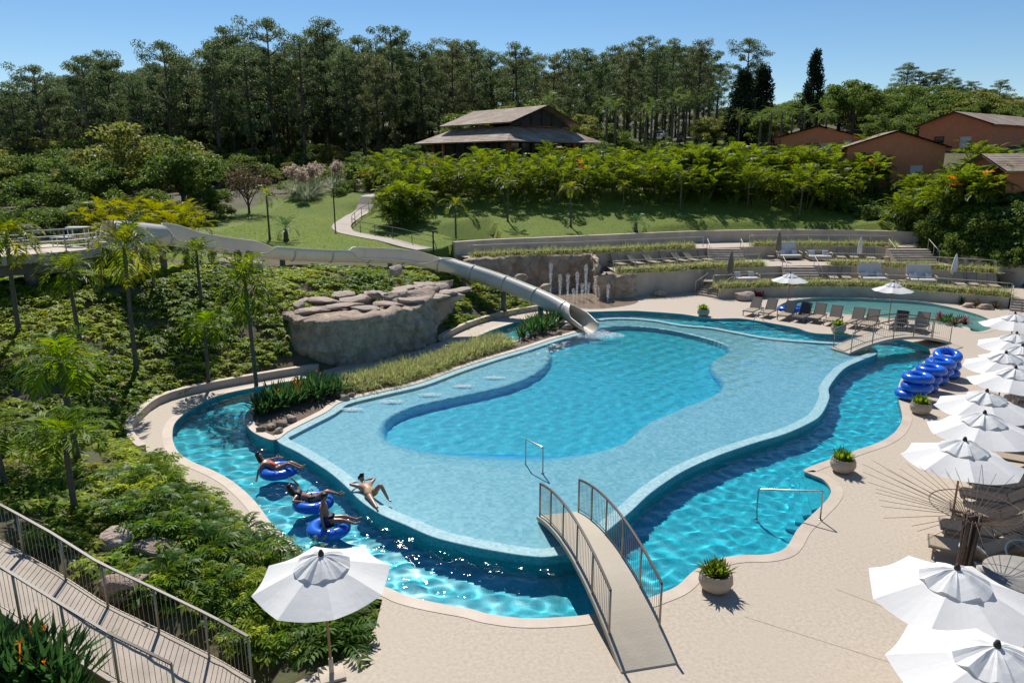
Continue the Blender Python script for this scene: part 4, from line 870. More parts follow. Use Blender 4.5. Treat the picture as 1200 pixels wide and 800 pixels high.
# road up the hill with parked cars, and the garden path
def draped(name, line, wd, m, dz=.05):
    ln = resample(line, .8); A = offset(ln, wd / 2, False); B = offset(ln, -wd / 2, False)
    for q in (A, B):
        for p in q: p.z = tz(p.x, p.y) + dz
    for a, c_ in zip(A, B): h = max(a.z, c_.z); a.z = c_.z = h
    b = MB(); b.ribbon(B, A, False); b.ribbon(A, [p - Vector((0, 0, .3)) for p in A], False); b.ribbon([p - Vector((0, 0, .3)) for p in B], B, False)
    return struct(b.build(name, m))
draped('road', [PD(760, 205, 88), PD(770, 192, 103), PD(777, 180, 118), PD(784, 168, 134), PD(786, 160, 150)], 5.5, 'asphalt', .15)
PATH = smooth([PD(530,300,55), PD(500,296,57), PD(455,289,60), PD(415,279,63.5), PD(400,269,66.5), PD(408,259,70), PD(425,248,74.5), PD(445,238,79), PD(480,231,83), PD(520,228,86)], 4, False)
draped('garden_path', PATH, 1.7, 'path_concrete', .06)
def on_ground(pts, dz=0): return [Vector((p.x, p.y, tz(p.x, p.y) + dz)) for p in pts]
railing('railing', 'slim dark railing along the outer side of the curved garden path', on_ground(offset(resample(PATH, .8), .95, False)[::-1][10:]), 1.0, 2.6, 'concrete_dark', 'concrete_dark', rails=(.5,), rr=.03, rp=.03)
def car(label, p, rz, mname, c_):
    mat(mname, c_, .3, coat=.8, metal=.2); t = thing('parked_car', label, 'car', p, rz)
    prof = [(-2.1, .35), (-2.1, .75), (-1.9, .9), (-1.3, .95), (-.75, 1.42), (.75, 1.45), (1.5, 1.0), (2.05, .92), (2.12, .35)]
    b = MB(); n = len(prof); b.add([(x, -.82, z) for x, z in prof] + [(x, .82, z) for x, z in prof], [list(range(n)), list(range(2 * n - 1, n - 1, -1))] + [[i, i + n, (i + 1) % n + n, (i + 1) % n] for i in range(n)]); bevel(b.build('body', mname, t), .08, 2)
    for s_ in (-1, 1): MB().add([(-1.1, s_ * .83, 1.0), (-.7, s_ * .83, 1.36), (.7, s_ * .83, 1.38), (1.2, s_ * .83, 1.02)], [[0, 1, 2, 3]]).build('side_window', 'glass_dark', t)
    MB().add([(-1.37, -.7, .98), (-1.37, .7, .98), (-.83, .62, 1.40), (-.83, -.62, 1.40)], [[0, 1, 2, 3]]).build('windscreen', 'glass_dark', t)
    for x in (-1.35, 1.35):
        for y in (-.8, .8): q = MB().lathe([(.32, -.1), (.32, .1)], 14); q.v = [Matrix.Rotation(math.pi / 2, 3, 'X') @ v + Vector((x, y, .32)) for v in q.v]; q.build('wheel', 'dark_wood', t, True)
for x, y, d, lb_, mn, cc in ((773, 167, 134, 'white car parked up the hill road', 'paint_white', (.7, .7, .7)), (780, 166, 137, 'dark car parked behind the white one', 'paint_dark', (.05, .05, .06))):
    p = PD(x, y, d); car(lb_, (p.x, p.y, tz(p.x, p.y) + .2), 1.3, mn, cc)
# ------------------------------------------------------------------ forest
EU = [tree_proto('eucalyptus', 'tall slender eucalyptus in the forest wall behind the lawn', 'tree', 'eucalyptus forest', 20 + k, 26.0, 'euc') for k in range(5)]
RT = [tree_proto('broadleaf_tree', 'rounded green tree', 'tree', 'round trees', 40 + k, 10.0, 'round') for k in range(3)]
OT = tree_proto('olive_tree', 'olive toned tree', 'tree', 'olive toned trees', 50, 10.0, 'olive'); CN = tree_proto('conifer', 'dark conifer', 'tree', 'dark conifers', 55, 14.0, 'conifer')
SH = [tree_proto('shrub', 'dense green shrub', 'shrub', 'shrubs', 60 + k, 2.5, 'shrub') for k in range(2)]; BT = tree_proto('bare_tree', 'sparse brown tree', 'tree', None, 63, 6.0, 'bare')
def plant_tree(pr, H0, px, top, d, label=None, group=None, wide=1.0, base=None):
    q = PD(px, top, d); g = tz(q.x, q.y) if base is None else base; s_ = max(.15, (q.z - g) / H0); return pr.put((q.x, q.y, g - .15), random.random() * 6.28, (s_ * wide, s_ * wide, s_), label, group)
EL = 'tall slender eucalyptus in the forest wall behind the lawn'
tops = [(8,92),(36,72),(62,88),(92,62),(120,56),(152,80),(188,44),(212,62),(246,47),(262,27),(286,52),(310,17),(330,58),(348,40),(378,19),(402,52),(420,38),(440,62),(458,28),(474,54),(492,46),(512,54),(530,43),(553,45),(575,58),(605,46),(628,62),(650,62),(668,55),(688,54),(706,60),(722,50),(738,56),(755,40),(772,50),(790,42),(806,52),(822,44)]
for k, (x, y) in enumerate(tops): plant_tree(EU[k % 5], 26, x, y, 118 + (k * 7) % 17, EL, 'eucalyptus forest', .95)
for k in range(135):
    x = -25 + 870 * (k + random.random()) / 135; y0 = np.interp(x, [q[0] for q in tops], [q[1] for q in tops]); plant_tree(EU[(k * 3 + 1) % 5], 26, x, max(26, y0 + 6 + 30 * random.random()), 138 + 45 * random.random(), EL, 'eucalyptus forest', 1.05)
for k in range(34): plant_tree(EU[k % 5], 26, -30 - 9 * k + 6 * random.random(), 70 + 40 * random.random(), 105 + 60 * random.random(), EL, 'eucalyptus forest', 1.05)
for k in range(24): plant_tree(RT[k % 3], 10, 1215 + 12 * k, 112 + 30 * random.random(), 100 + 70 * random.random(), 'rounded tree in the far woods behind the terracotta houses', 'far woods', 1.3)
plant_tree(EU[1], 26, 878, 42, 125, 'lone feathery eucalyptus towering over the dark conifers', None, 1.1)
for k, (x, y, d, lb_) in enumerate([(872,82,112,'dark broad conifer under the lone eucalyptus'),(895,78,116,'dark blunt conifer beside the lone eucalyptus'),(958,60,135,'pointed dark conifer standing alone on the skyline')]): plant_tree(CN, 14, x, y, d, lb_, None, 1.5 if k < 2 else 1.0)
# skyline woods to the right
RTL = 'rounded tree in the far woods behind the terracotta houses'
for k in range(60):
    x = 850 + 380 * random.random(); dd = 150 + 70 * random.random(); y = np.interp(x, [850, 930, 1000, 1100, 1200], [112, 106, 86, 92, 100]) + 22 * random.random(); plant_tree(RT[k % 3] if k % 4 else OT, 10, x, y, dd, RTL if k % 4 else 'olive toned tree in the far woods behind the houses', 'far woods' if k % 4 else 'olive trees of the far woods', 1.3)
for k, (x, y) in enumerate([(1065,72),(1078,82),(1092,84),(1103,80),(1120,90),(1175,92),(1140,94)]): plant_tree(EU[k % 5], 26, x, y, 205, 'wispy eucalyptus rising from the far woods', 'wispy skyline eucalyptus', 1.5)
plant_tree(RT[0], 10, 1006, 82, 120, 'large dome shaped tree behind the gabled terracotta house', None, 1.0)
# understory in front of the forest
for k in range(110):
    x = -25 + 880 * (k + random.random()) / 110; dd = 104 + 75 * (k % 5) / 4; y = (172 - 11 * (k % 5)) + 22 * random.random() - (14 if x < 260 else 0); plant_tree(RT[k % 3] if k % 3 else OT, 10, x, y, dd, 'low dark tree in the understory of the eucalyptus forest', 'forest understory', 1.3)
for x, y, d, pr, wd, lb_ in [(155,124,70,OT,1.25,'big olive domed tree beyond the slide platform'),(205,150,66,RT[1],1.2,'spreading dark tree right of the olive dome'),(95,165,64,RT[2],1.2,'dark rounded tree between olive dome and forest'),(40,190,58,RT[0],1.3,'dark tree above the slide platform railing'),(10,225,48,RT[1],1.2,'low bushy tree at the end of the platform'),(240,205,66,RT[2],1.1,'small grey green tree over the lawn corner'),(175,210,56,RT[0],1.1,'low dark tree behind the yellow palms'),(70,222,52,RT[2],1.4,'wide dark tree beside the platform'),(590,112,112,OT,1.3,'olive tree behind the pavilion roof'),(560,118,108,RT[0],1.3,'green tree behind the pavilion ridge'),(640,108,112,RT[1],1.3,'dark tree rising over the pavilion'),(680,125,110,OT,1.2,'tree right of the pavilion roof'),(470,160,95,RT[2],1.3,'tree left of the pavilion'),(445,175,90,RT[0],1.4,'low tree at the pavilion corner'),(720,140,110,RT[1],1.3,'tree among the royal palms'),(830,130,115,OT,1.3,'pale tree above the road'),(1080,120,105,RT[1],1.3,'dense tree behind the long terracotta house'),(1040,125,100,RT[2],1.3,'leafy tree between two terracotta houses'),(900,118,108,RT[0],1.2,'round tree beside the distant house'),(1185,120,125,RT[0],1.3,'tree at the end of the long house')]: plant_tree(pr, 10, x, y, d, lb_, None, wd)
plant_tree(BT, 6, 287, 188, 70, 'sparse leafless looking brown tree on the lawn edge', None, 1.1)
for k, (x, y, d) in enumerate([(340,205,84),(360,200,88),(385,190,90),(405,205,82),(425,182,88),(350,215,80),(395,215,80),(440,200,84),(315,222,82),(470,195,84),(455,215,78),(235,240,62),(255,232,68)]): plant_tree(SH[k % 2], 2.5, x, y, d, 'dense shrub on the crest of the lawn', 'shrubs on the lawn crest', 1.3)
for k in range(44):
    x = 690 + 210 * random.random(); plant_tree(SH[k % 2] if k % 3 else RT[k % 3 + 1 if k % 2 else 0], 2.5 if k % 3 else 10, x, 172 + 18 * random.random() - (18 if k % 3 == 0 else 0), 92 + 38 * random.random(), 'leafy bush on the rough ground beside the hill road' if k % 3 else 'small tree on the rough ground beside the hill road', 'bushes beside the hill road' if k % 3 else 'small trees beside the hill road', 1.3)
# pampas plumes
def pampas(seed):
    r = np.random.default_rng(seed); t = thing('pampas_grass', 'pampas', 'plant', (0, 0, 0)); lb = LB(); blade_tuft(lb, r, (0, 0, 0), 220, 1.5, .03, .9, 1.0, .3); link('blades', lb.mesh('blades', 'leaf_grey'), t); lp = LB()
    for i in range(16):
        a = r.random() * 6.28; q = np.array([math.cos(a) * .6 * r.random(), math.sin(a) * .6 * r.random(), 1.5 + .5 * r.random()]); clump(lp, r, q, .22, 30, .3, .07, 2.0, .1)
    link('plumes', lp.mesh('plumes', 'plume'), t); return Proto(t)
PG = pampas(3)
for x, y, d in ((365,222,80),(372,216,82),(358,232,78),(345,228,80),(392,212,84),(505,192,84),(500,184,88)): q = PD(x, y, d); PG.put((q.x, q.y, tz(q.x, q.y)), random.random() * 6, 1.5, 'pampas grass with pale plumes on the lawn crest', 'pampas grass clumps')
# royal palms far behind
RP = [palm_proto('royal_palm', 'tall palm', 'palm', 'tall palms by the road', 70 + k, 8.0, 16, 2.6, R(95), .55, .06, .2, 'leaf_broad', 20, False) for k in range(2)]
for k, (x, y, d) in enumerate([(712,112,105),(722,116,104),(765,114,108),(758,122,106),(790,104,112),(797,112,110),(832,104,118),(842,102,120),(820,112,118),(806,108,118),(868,128,108),(645,108,112)]): plant_tree(RP[k % 2], 9.3, x, y, d, 'tall feathery palm beyond the pavilion by the road', 'tall palms by the road')
for k, (x, y) in enumerate([(905,124),(918,122),(930,126),(945,122),(955,130),(893,128),(970,128)]): plant_tree(RP[k % 2], 9.3, x, y, 103, 'dark palm behind the gabled terracotta house', 'dark palms behind the house', 1.2)
# ------------------------------------------------------------------ areca palm belts
AR = [areca_proto(80 + k, 4.6, 12, 'areca', 'areca', (.0, .015, .0, .02)[k]) for k in range(4)]
AL = 'bushy areca palm in the belt along the crest of the lawn slope'
for k in range(36):
    x = 470 + 530 * (k + .6 * random.random()) / 36; q = PD(x, 233 - 5 * (k % 2), 74 + 4 * (k % 2) + random.random()); AR[(k * 3) % 4].put((q.x, q.y, tz(q.x, q.y) - .1), random.random() * 6, random.uniform(.8, 1.12), AL, 'areca belt along the lawn crest')
for k in range(30):
    x = 430 + 460 * (k + random.random()) / 30; q = PD(x, 215, 82 + 6 * random.random()); AR[(k * 3 + 1) % 4].put((q.x, q.y, tz(q.x, q.y) - .1), random.random() * 6, random.uniform(.7, 1.05), 'areca palm of the second row in front of the pavilion', 'second areca row before the pavilion')
for k, (x, y, d, s_) in enumerate([(460,262,66,.8),(466,262,67,1.0),(475,255,68,1.05),(485,250,69,.9)]): q = PD(x, y, d); AR[k % 4].put((q.x, q.y, tz(q.x, q.y) - .1), k, s_, 'areca clump at the bend of the garden path', 'arecas at the path bend')
for k in range(40):
    x = 1060 + 190 * random.random(); q = PD(x, 225, 60 + 14 * random.random()); AR[(k * 3 + 2) % 4].put((q.x, q.y, tz(q.x, q.y) - .1), random.random() * 6, random.uniform(.7, 1.05), 'areca palm on the slope above the vine covered bank', 'arecas above the vine bank')
for k in range(36):
    x = 790 + 260 * random.random(); q = PD(x, 212, 76 + 9 * random.random()); AR[k % 4].put((q.x, q.y, tz(q.x, q.y) - .1), random.random() * 6, random.uniform(.85, 1.3), 'areca palm screening the terracotta houses', 'arecas before the terracotta houses')
for k_ in ('leaf_areca',): YA = areca_proto(88, 4.6, 9, 'areca', 'areca', .0)
for o_ in KIDS[YA.root.name]:
    if o_.name.startswith('fronds'): o_.data.materials[0] = MATS['leaf_yellow']
# single young palms planted down the lawn
YP = [palm_proto('young_palm', 'young palm', 'palm', None, 90 + k, 3.2, 11, 1.35, R(85), .5, .055, .085, 'leaf_areca', 18, True, .02 * k, 0, .25) for k in range(3)]
for k, (x, y, d, s_) in enumerate([(534,266,64,1.1),(595,258,68,1.0),(669,262,67.5,1.0),(797,245,72,1.0),(876,240,74,.95),(937,250,71.5,.9),(730,250,72,.7)]): q = PD(x, y, d); YP[k % 3].put((q.x, q.y, tz(q.x, q.y) - .05), k * 1.3, s_, 'young single palm planted on the lawn slope', 'young palms on the lawn slope')
for k, (x, y, d, s_) in enumerate([(112,268,52,1.0),(130,266,54,1.15),(150,268,53,1.2),(168,268,54,1.1),(190,268,53,1.15),(210,268,54,1.1),(222,270,52,1.0),(140,270,50,.9),(178,270,50,.95),(203,270,50,.95)]): q = PD(x, y, d); YA.put((q.x, q.y, tz(q.x, q.y) - .05), k * 1.3, s_ * .72, 'yellowish palm in the group behind the slide start', 'yellow palms behind the slide')
q = PD(316, 278, 56); YP[0].put((q.x, q.y, tz(q.x, q.y)), 0, .95, 'bright young palm alone on the lawn beyond the slide'); q = PD(335, 276, 56)
CY = palm_proto('cycad_palm', 'dark cycad', 'palm', None, 97, .9, 16, 1.5, R(70), .35, .05, .2, 'leaf_strel', 18); CY.put((q.x, q.y, tz(q.x, q.y)), 0, 1.0, 'dark cycad palm beside the young palm on the lawn')
# garden palms on the left bank
GP = [palm_proto('garden_palm', 'palm', 'palm', None, 100 + k, 3.4, 20, 1.6, R(105), .62, .075, .10, ('leaf_areca', 'leaf_phil', 'leaf_areca')[k], 20, k != 1, .03, 0, (.45, 0, .0)[k]) for k in range(3)]
for (x, y, d, topy, k, lb_) in [(20,375,31,285,0,'yellow green palm under the platform edge'),(93,398,31.5,322,2,'green palm in front of the platform shadow'),(155,392,31.5,300,0,'tall yellow crowned palm beside the platform end'),(181,338,37,298,0,'small golden palm under the slide start'),(235,346,37,298,2,'thin young palm below the slide'),(240,405,32.5,382,1,'short dark palm in the middle of the bank'),(297,412,33,340,2,'leaning palm near the cliff rock'),(79,478,26,435,1,'dark feather palm on the lower bank'),(92,548,22.5,415,1,'tall dark trunked palm over the bank'),(90,612,19,502,1,'dark palm standing above the ramp railing'),(10,590,19.5,500,2,'palm at the outer end of the ramp')]:
    q = PD(x, y, d); g = tz(q.x, q.y); tp = PD(x, topy, d * .98); s_ = max(.3, (tp.z - g) / 3.5); GP[k].put((q.x, q.y, g - .05), x * .37, (min(1, .55 + .4 * s_), min(1, .55 + .4 * s_), s_), lb_)
# ------------------------------------------------------------------ ground planting on the left bank
def scatter(poly, n, seed):
    r = np.random.default_rng(seed); xs = [p.x for p in poly]; ys = [p.y for p in poly]; x = r.uniform(min(xs), max(xs), n * 3); y = r.uniform(min(ys), max(ys), n * 3); k = inside(poly, x, y) & ~inside(SINKP, x, y); d, _ = edge_dist(SINKP, x, y); k &= d > .22; x, y = x[k][:n], y[k][:n]; return x, y, terrain(x, y)
BANK = [P(345, 655), P(260, 598), P(190, 545), P(155, 512), P(165, 490), P(236, 457), P(340, 432), PD(345, 400, 38), PD(420, 350, 41), PD(515, 345, 44), P(530, 390), P(640, 360), PD(640, 340, 50), PD(560, 308, 54), PD(520, 303, 53), PD(420, 318, 47), PD(300, 318, 43), PD(150, 320, 41), PD(-60, 330, 40), Vector((-34, 30, 0)), Vector((-28, 20, 0)), Vector((-14, 16.4, 0)), Vector((-11.2, 15.35, 0)), Vector((-8.5, 14.35, 0)), Vector((-6.2, 13.5, 0)), Vector((-4.9, 13.1, 0)), Vector((-4.2, 15, 0))]
x, y, z = scatter(BANK, 7600, 5); k = (np.sin(x * 1.1 + 1.7 * np.sin(y * .6)) * np.cos(y * 1.3 + .8 * np.sin(x * .9)) + rng.normal(0, .12, len(x))) < .62; x, y, z = x[k], y[k], z[k]; k = (np.sin(x * .8 + 2) + np.cos(y * .7) + rng.normal(0, .7, len(x))) > 0
cover('ground_cover', 'dark glossy lobed ground cover spreading over the planted bank', x[k], y[k], z[k], 6, 8, .36, 'leaf_phil', 5, .2)
cover('ground_cover', 'pale green lobed ground cover spreading over the planted bank', x[~k], y[~k], z[~k], 7, 8, .33, 'leaf_cover', 5, .2)
x, y, z = scatter(BANK, 420, 8); cover('ground_cover', 'yellow green low plants scattered through the bank', x, y, z, 9, 8, .34, 'leaf_yellow', 5, .2)
PH = [phil_proto(110 + k, (1.0, 1.1, .85)[k], ('leaf_phil', 'leaf_deep', 'leaf_cover')[k]) for k in range(3)]
NEARP = [P(352, 655), P(300, 632), P(235, 590), P(190, 560), P(150, 600), Vector((-9.4, 16.2, 0)), Vector((-8.3, 14.7, 0)), Vector((-6.2, 13.8, 0)), Vector((-5.2, 13.4, 0)), Vector((-4.4, 13.3, 0)), P(425, 752), P(442, 708)]
x, y, z = scatter(NEARP, 150, 12)
bl = [P(137, 634, .95), P(182, 646, .8), P(150, 690, .75)]; k = np.all([np.hypot(x - q.x, y - q.y + .35) > .75 for q in bl], 0); x, y, z = x[k], y[k], z[k]
for i in range(len(x)): PH[i % 3].put((x[i], y[i], z[i] + .03), random.random() * 6, random.uniform(.45, .95), 'split leaf philodendron crowding the bank between ramp and river', 'split leaf plants near the ramp')
for (x_, y_, d_, lb_) in ((393, 268, 66, 'slim black lamp post on the lawn beside the garden path'), (508, 296, 57, 'slim black lamp post at the foot of the garden path')):
    q = PD(x_, y_, d_); t = thing('lamp_post', lb_, 'lamp post', (q.x, q.y, tz(q.x, q.y) - .05)); link('pole', stick(.06, 3.6, 'dark_wood', 8), t); MB().box((.12, 0, 3.6), (.5, .22, .1)).build('lamp_head', 'dark_wood', t)
q = PD(745, 268, 66.5); CY.put((q.x, q.y, tz(q.x, q.y)), 2, .9, 'small dark palm low on the lawn slope')
q = P(372, 676, .0); CY.put((q.x, q.y, .0), 1, (.42, .42, .5), 'spiky rosette palm rising behind the lone grey umbrella')
# vine covered bank on the right
VB = [Vector((36.6, 65, 0)), PD(1050, 262, 69), PD(960, 245, 75), PD(960, 232, 77), PD(1060, 225, 76), PD(1250, 215, 68), Vector((52, 50, 0)), Vector((46, 47, 0)), Vector((39.8, 54.5, 0)), Vector((37.2, 60, 0))]
vx = []; r = np.random.default_rng(31); xs = [p.x for p in VB]; ys = [p.y for p in VB]; x = r.uniform(min(xs), max(xs), 9000); y = r.uniform(min(ys), max(ys), 9000); k = inside(VB, x, y); x, y = x[k][:4200], y[k][:4200]; u_ = r.random(1800); e_ = np.array([[36.4, 65.2], [37.1, 60.1], [39.6, 54.7], [45.2, 50.2]]); sg_ = np.minimum((u_ * 3).astype(int), 2); f_ = (u_ * 3 - sg_)[:, None]; q_ = e_[sg_] * (1 - f_) + e_[sg_ + 1] * f_; o_ = r.random(1800) * 1.6; x = np.concatenate([x, q_[:, 0] + o_ * .9]); y = np.concatenate([y, q_[:, 1] + o_ * .35]); z = terrain(x, y); z = np.maximum(z, 1.2)
cover('vine_cover', 'dense glossy creeper covering the bank beside the terraces', x, y, z + r.uniform(-.1, .5, len(x)), 32, 10, .55, 'leaf_ivy', 5, .24, 'creeper')
for k in range(46):
    i = int(r.integers(0, len(x))); SH[k % 2].put((x[i], y[i], z[i] - .3), random.random() * 6, random.uniform(.6, 1.0), 'leafy shrub bulging out of the creeper bank', 'shrubs in the creeper bank')
q0, q1 = PD(1090, 290, 64), PD(1240, 330, 55)
wall('retaining_wall', 'plain beige wall under the hanging creeper', [Vector((36.4, 64.5, 0)), Vector((37.0, 60, 0)), Vector((39.4, 54.6, 0)), Vector((44.5, 50.5, 0))], .5, 2.6, .3)
# hedges on the terrace planters and on the island
def zline(l, z): return flat(l, z)
hedge('lowest clipped grassy hedge on the planter wall behind the child pool', zline(W1, .66), .8, .85, 1)
c0, c1 = P(916, 312, 1.7).x, P(966, 312, 1.7).x; hedge('middle grassy hedge before the reclining loungers', zline([p for p in W2 if p.x < c0], 1.66), .8, .85, 2); hedge('middle grassy hedge right of the central steps', zline([p for p in W2 if p.x > c1], 1.66), .8, .8, 3)
c0, c1 = P(829, 291, 2.7).x, P(877, 291, 2.7).x; hedge('top grassy hedge above the rough cascade wall', zline([p for p in W3 if p.x < c0], 2.66), .8, .85, 4); hedge('top grassy hedge beyond the upper steps', zline([p for p in W3 if p.x > c1], 2.66), .8, .75, 5)
IH = PL([(418,464),(444,459),(491,447.5),(535,431.5),(575,418),(612,406)], Z_RIM); hedge('long pale green grassy hedge on the island beside the lagoon', resample(smooth(IH, 4, False), .3), 1.6, .78, 6, back=.45, dens=66)
# strelitzias
def strel(seed, L, n, flowers):
    r = np.random.default_rng(seed); t = thing('strelitzia', 'strelitzia', 'plant', (0, 0, 0)); lb = LB(); blade_tuft(lb, r, (0, 0, 0), n, L, .11, .75, .35, .25); link('leaves', lb.mesh('leaves', 'leaf_strel'), t)
    for i in range(flowers):
        f = LB(); a = r.random() * 6.28; c_ = np.array([math.cos(a) * .35, math.sin(a) * .35, L * r.uniform(.85, 1.05)]); f.strip(np.array([[0, 0, 0], c_ * .6, c_]), .012); blade_tuft(f, r, c_, 5, .11, .035, 1.0, .2, .01); link('flower', f.mesh('flower', 'leaf_orange'), t)
    return Proto(t)
ST = [strel(120 + k, (1.0, .95, 1.1)[k], 60, (1, 1, 0)[k]) for k in range(3)]
for k, (x, y, s_) in enumerate([(306,487,.9),(318,482,1),(332,478,1),(345,474,1.05),(358,470,1.05),(372,468,1),(386,464,1),(396,461,.95),(320,475,1),(338,469,1),(352,465,1),(366,461,1),(381,457,.9),(310,479,.9)]): p = P(x, y, Z_RIM); ST[k % 3].put((p.x, p.y, Z_RIM), k * 1.1, s_, 'strelitzia with orange flowers on the island tip', 'strelitzias on the island tip')
for k, (x, y, s_) in enumerate([(612,396,.95),(624,392,1),(636,389,1),(646,385,1),(655,380,1.05),(630,384,1),(645,379,1),(620,388,.9)]): p = P(x, y, Z_RIM); ST[2 if k % 3 else 1].put((p.x, p.y, Z_RIM), k * 1.1, s_, 'dark bladed plant beside the lower end of the slide', 'dark plants beside the slide end')
for k, (x, y, s_) in enumerate([(10,775,.9),(35,785,.95),(60,790,1),(22,798,1),(80,800,.9),(-8,790,1),(45,770,.8)]): p = P(x, y, 1.0); ST[(0, 1, 2)[k % 3]].put((p.x, p.y, tz(p.x, p.y) - .05), k, s_, 'strelitzia clump on the grass below the ramp', 'strelitzias below the ramp')
for k, (x, y, s_) in enumerate([(752,344,.6),(762,343,.7),(785,341,.6),(795,339,.7),(805,338,.7),(818,333,.8),(740,347,.5)]): p = P(x, y, 0); SH[k % 2].put((p.x, p.y, 0), k, s_ * .55, 'low shrub along the foot of the planter wall', 'shrubs at the planter wall')
def brom(seed, m):
    r = np.random.default_rng(seed); t = thing('bromeliad', 'brom', 'plant', (0, 0, 0)); lb = LB(); blade_tuft(lb, r, (0, 0, 0), 40, .65, .10, 1.0, .3, .05); link('leaves', lb.mesh('leaves', m), t); return Proto(t)
BR = [brom(130, 'leaf_red'), brom(131, 'leaf_strel'), brom(132, 'leaf_brown')]
for k, (x, y) in enumerate([(1100,376),(1112,378),(1124,379),(1130,381),(1106,379),(1118,381)]): p = P(x, y); BR[k % 3].put((p.x, p.y, 0.01), k, 1.0, 'spiky bromeliad in the rocky bed at the child pool tip', 'bromeliads at the child pool tip')
for k, (x, y) in enumerate([(1126,356),(1144,359),(1166,361)]): p = P(x, y); BR[2 if k else 1].put((p.x, p.y, 0.01), k, 1.0, 'single bromeliad at the foot of the low planter wall', 'bromeliads along the low wall')
for k, (x, y) in enumerate([(880,349),(886,349),(892,349)]): p = P(x, y); BR[0].put((p.x, p.y, 0.01), k, .9, 'dark red bromeliad beside the smooth pink boulder', 'red bromeliads by the boulder')
# lawn grass blades
x = r.uniform(-24, 34, 200000); y = r.uniform(40, 82, 200000); k = np.zeros(len(x), bool)
for l in LAWN[:2]: k |= pip(x, y, l)
d_, _ = edge_dist([Vector((p.x, p.y, 0)) for p in PATH], x, y, False); k &= d_ > 1.0; x, y = x[k][:70000], y[k][:70000]; n = len(x); az = r.random(n) * 6.28; d = np.stack([np.cos(az) * .5, np.sin(az) * .5, np.full(n, 1.0)], -1); lb = LB(); lb.quads(np.stack([x, y, terrain(x, y) - .02], -1), d, np.stack([-np.sin(az), np.cos(az), 0 * az], -1), r.uniform(.04, .10, n), .05, .1)
tag(link('lawn_grass', lb.mesh('lawn_grass', 'grass_blade')), 'short green lawn grass on the slopes behind the pool', 'grass', kind='stuff')
x = r.uniform(-15, -5, 40000); y = r.uniform(7, 15, 40000); k = (x + 6) * .351 + (y - 12.95) * .937 < -2.0; x, y = x[k], y[k]; n = len(x); az = r.random(n) * 6.28; d = np.stack([np.cos(az) * .5, np.sin(az) * .5, np.full(n, 1.0)], -1); lb = LB(); lb.quads(np.stack([x, y, terrain(x, y) - .02], -1), d, np.stack([-np.sin(az), np.cos(az), 0 * az], -1), r.uniform(.05, .12, n), .02, .1)
tag(link('lawn_grass', lb.mesh('lawn_grass', 'grass_blade')), 'short green grass below the ramp railing', 'grass', kind='stuff')
# ------------------------------------------------------------------ slide platform
mat('white_plastic', (.68, .66, .61), .4); mat('fabric_white', (.80, .79, .77), .85, trans=.2, thue=.5, tval=1.0, bump=.25, bscale=5, dist=.04); mat('fabric_taupe', (.20, .165, .125), .9); mat('pole_wood', (.30, .17, .075), .5); mat('pole_metal', (.35, .32, .28), .35, metal=.7)
mat('sling', (.52, .42, .31), .8, (.45, .36, .265), 30, trans=.3, thue=.5, tval=1.0); mat('sling_dark', (.07, .055, .05), .8); mat('frame_metal', (.19, .16, .125), .45, metal=.3); mat('cushion', (.60, .58, .56), .9, bump=.2, bscale=8); mat('wicker', (.42, .34, .23), .7, (.26, .2, .13), 40); mat('pot_clay', (.50, .40, .29), .7, (.42, .33, .24), 4, bump=.2, bscale=20); mat('iron', (.13, .085, .06), .75, (.08, .05, .035), 12)
mat('vinyl_blue', (.012, .14, .68), .22, (.010, .12, .60), 2, spec=.6, coat=.4); mat('table_stone', (.30, .28, .25), .6, (.25, .23, .205), 6)
pf = thing('slide_platform', 'raised concrete platform with railing at the top of the slide', 'platform', PD(60, 300, 35)); O = pf.location.copy(); ZP = 5.8 
front = [PD(-120, 315, 32), PD(-50, 309, 32.5), PD(0, 303.5, 33.2), PD(40, 300, 34.2), PD(80, 296, 35.2), PD(118, 290.5, 36.6)]; front = [up(p, ZP) for p in smooth(front, 3, False)]; back = offset(front, -4.2, False)
poly = front + back[::-1]
MB().prism([(p.x - O.x, p.y - O.y) for p in poly], ZP - .42 - O.z, ZP - O.z).build('slab', 'plaster', pf)
MB().prism([(p.x - O.x, p.y - O.y) for p in offset(front, -.7, False) + offset(front, -3.4, False)[::-1]], ZP - 1.0 - O.z, ZP - .421 - O.z).build('beam', 'concrete_dark', pf)
for k in (3, 9, 13):
    p = offset(front, -1.0, False)[k]; g = tz(p.x, p.y); MB().tube([Vector((p.x, p.y, g - .4)) - O, Vector((p.x, p.y, ZP - .5)) - O], .3, 14).build('column', 'concrete_dark', pf, True)
railing('railing', 'broad topped railing along the open edge of the slide platform', offset(front, -.12, False), 1.05, 1.75, 'metal_beige', 'metal_beige', rails=(.25, .5, .75), rr=.05, rp=.035, flat_rail=True)
railing('railing', 'railing at the rear edge of the slide platform', offset(front, -4.0, False)[:-2], 1.05, 1.9, 'metal_beige', 'metal_beige', rails=(.3, .6), rr=.05, rp=.035, flat_rail=True)
q = PD(112, 287, 37.4); tub = thing('slide_tub', 'white start tub of the slide on the platform', 'slide tub', (q.x, q.y, ZP), .1)
b = MB(); n = 16; prof = [(0, .55), (.3, .55), (.45, .3), (1.0, .25), (1.5, .35), (1.9, .75), (2.4, .85)]
for s_ in (-1, 1):
    A = [Vector((x, s_ * .75, 0)) for x, z in prof]; B = [Vector((x, s_ * .75, z)) for x, z in prof]; C = [Vector((x, s_ * .6, z)) for x, z in prof]; D = [Vector((x, s_ * .55, .1)) for x, z in prof]; b.ribbon(A, B, False).ribbon(B, C, False).ribbon(C, D, False)
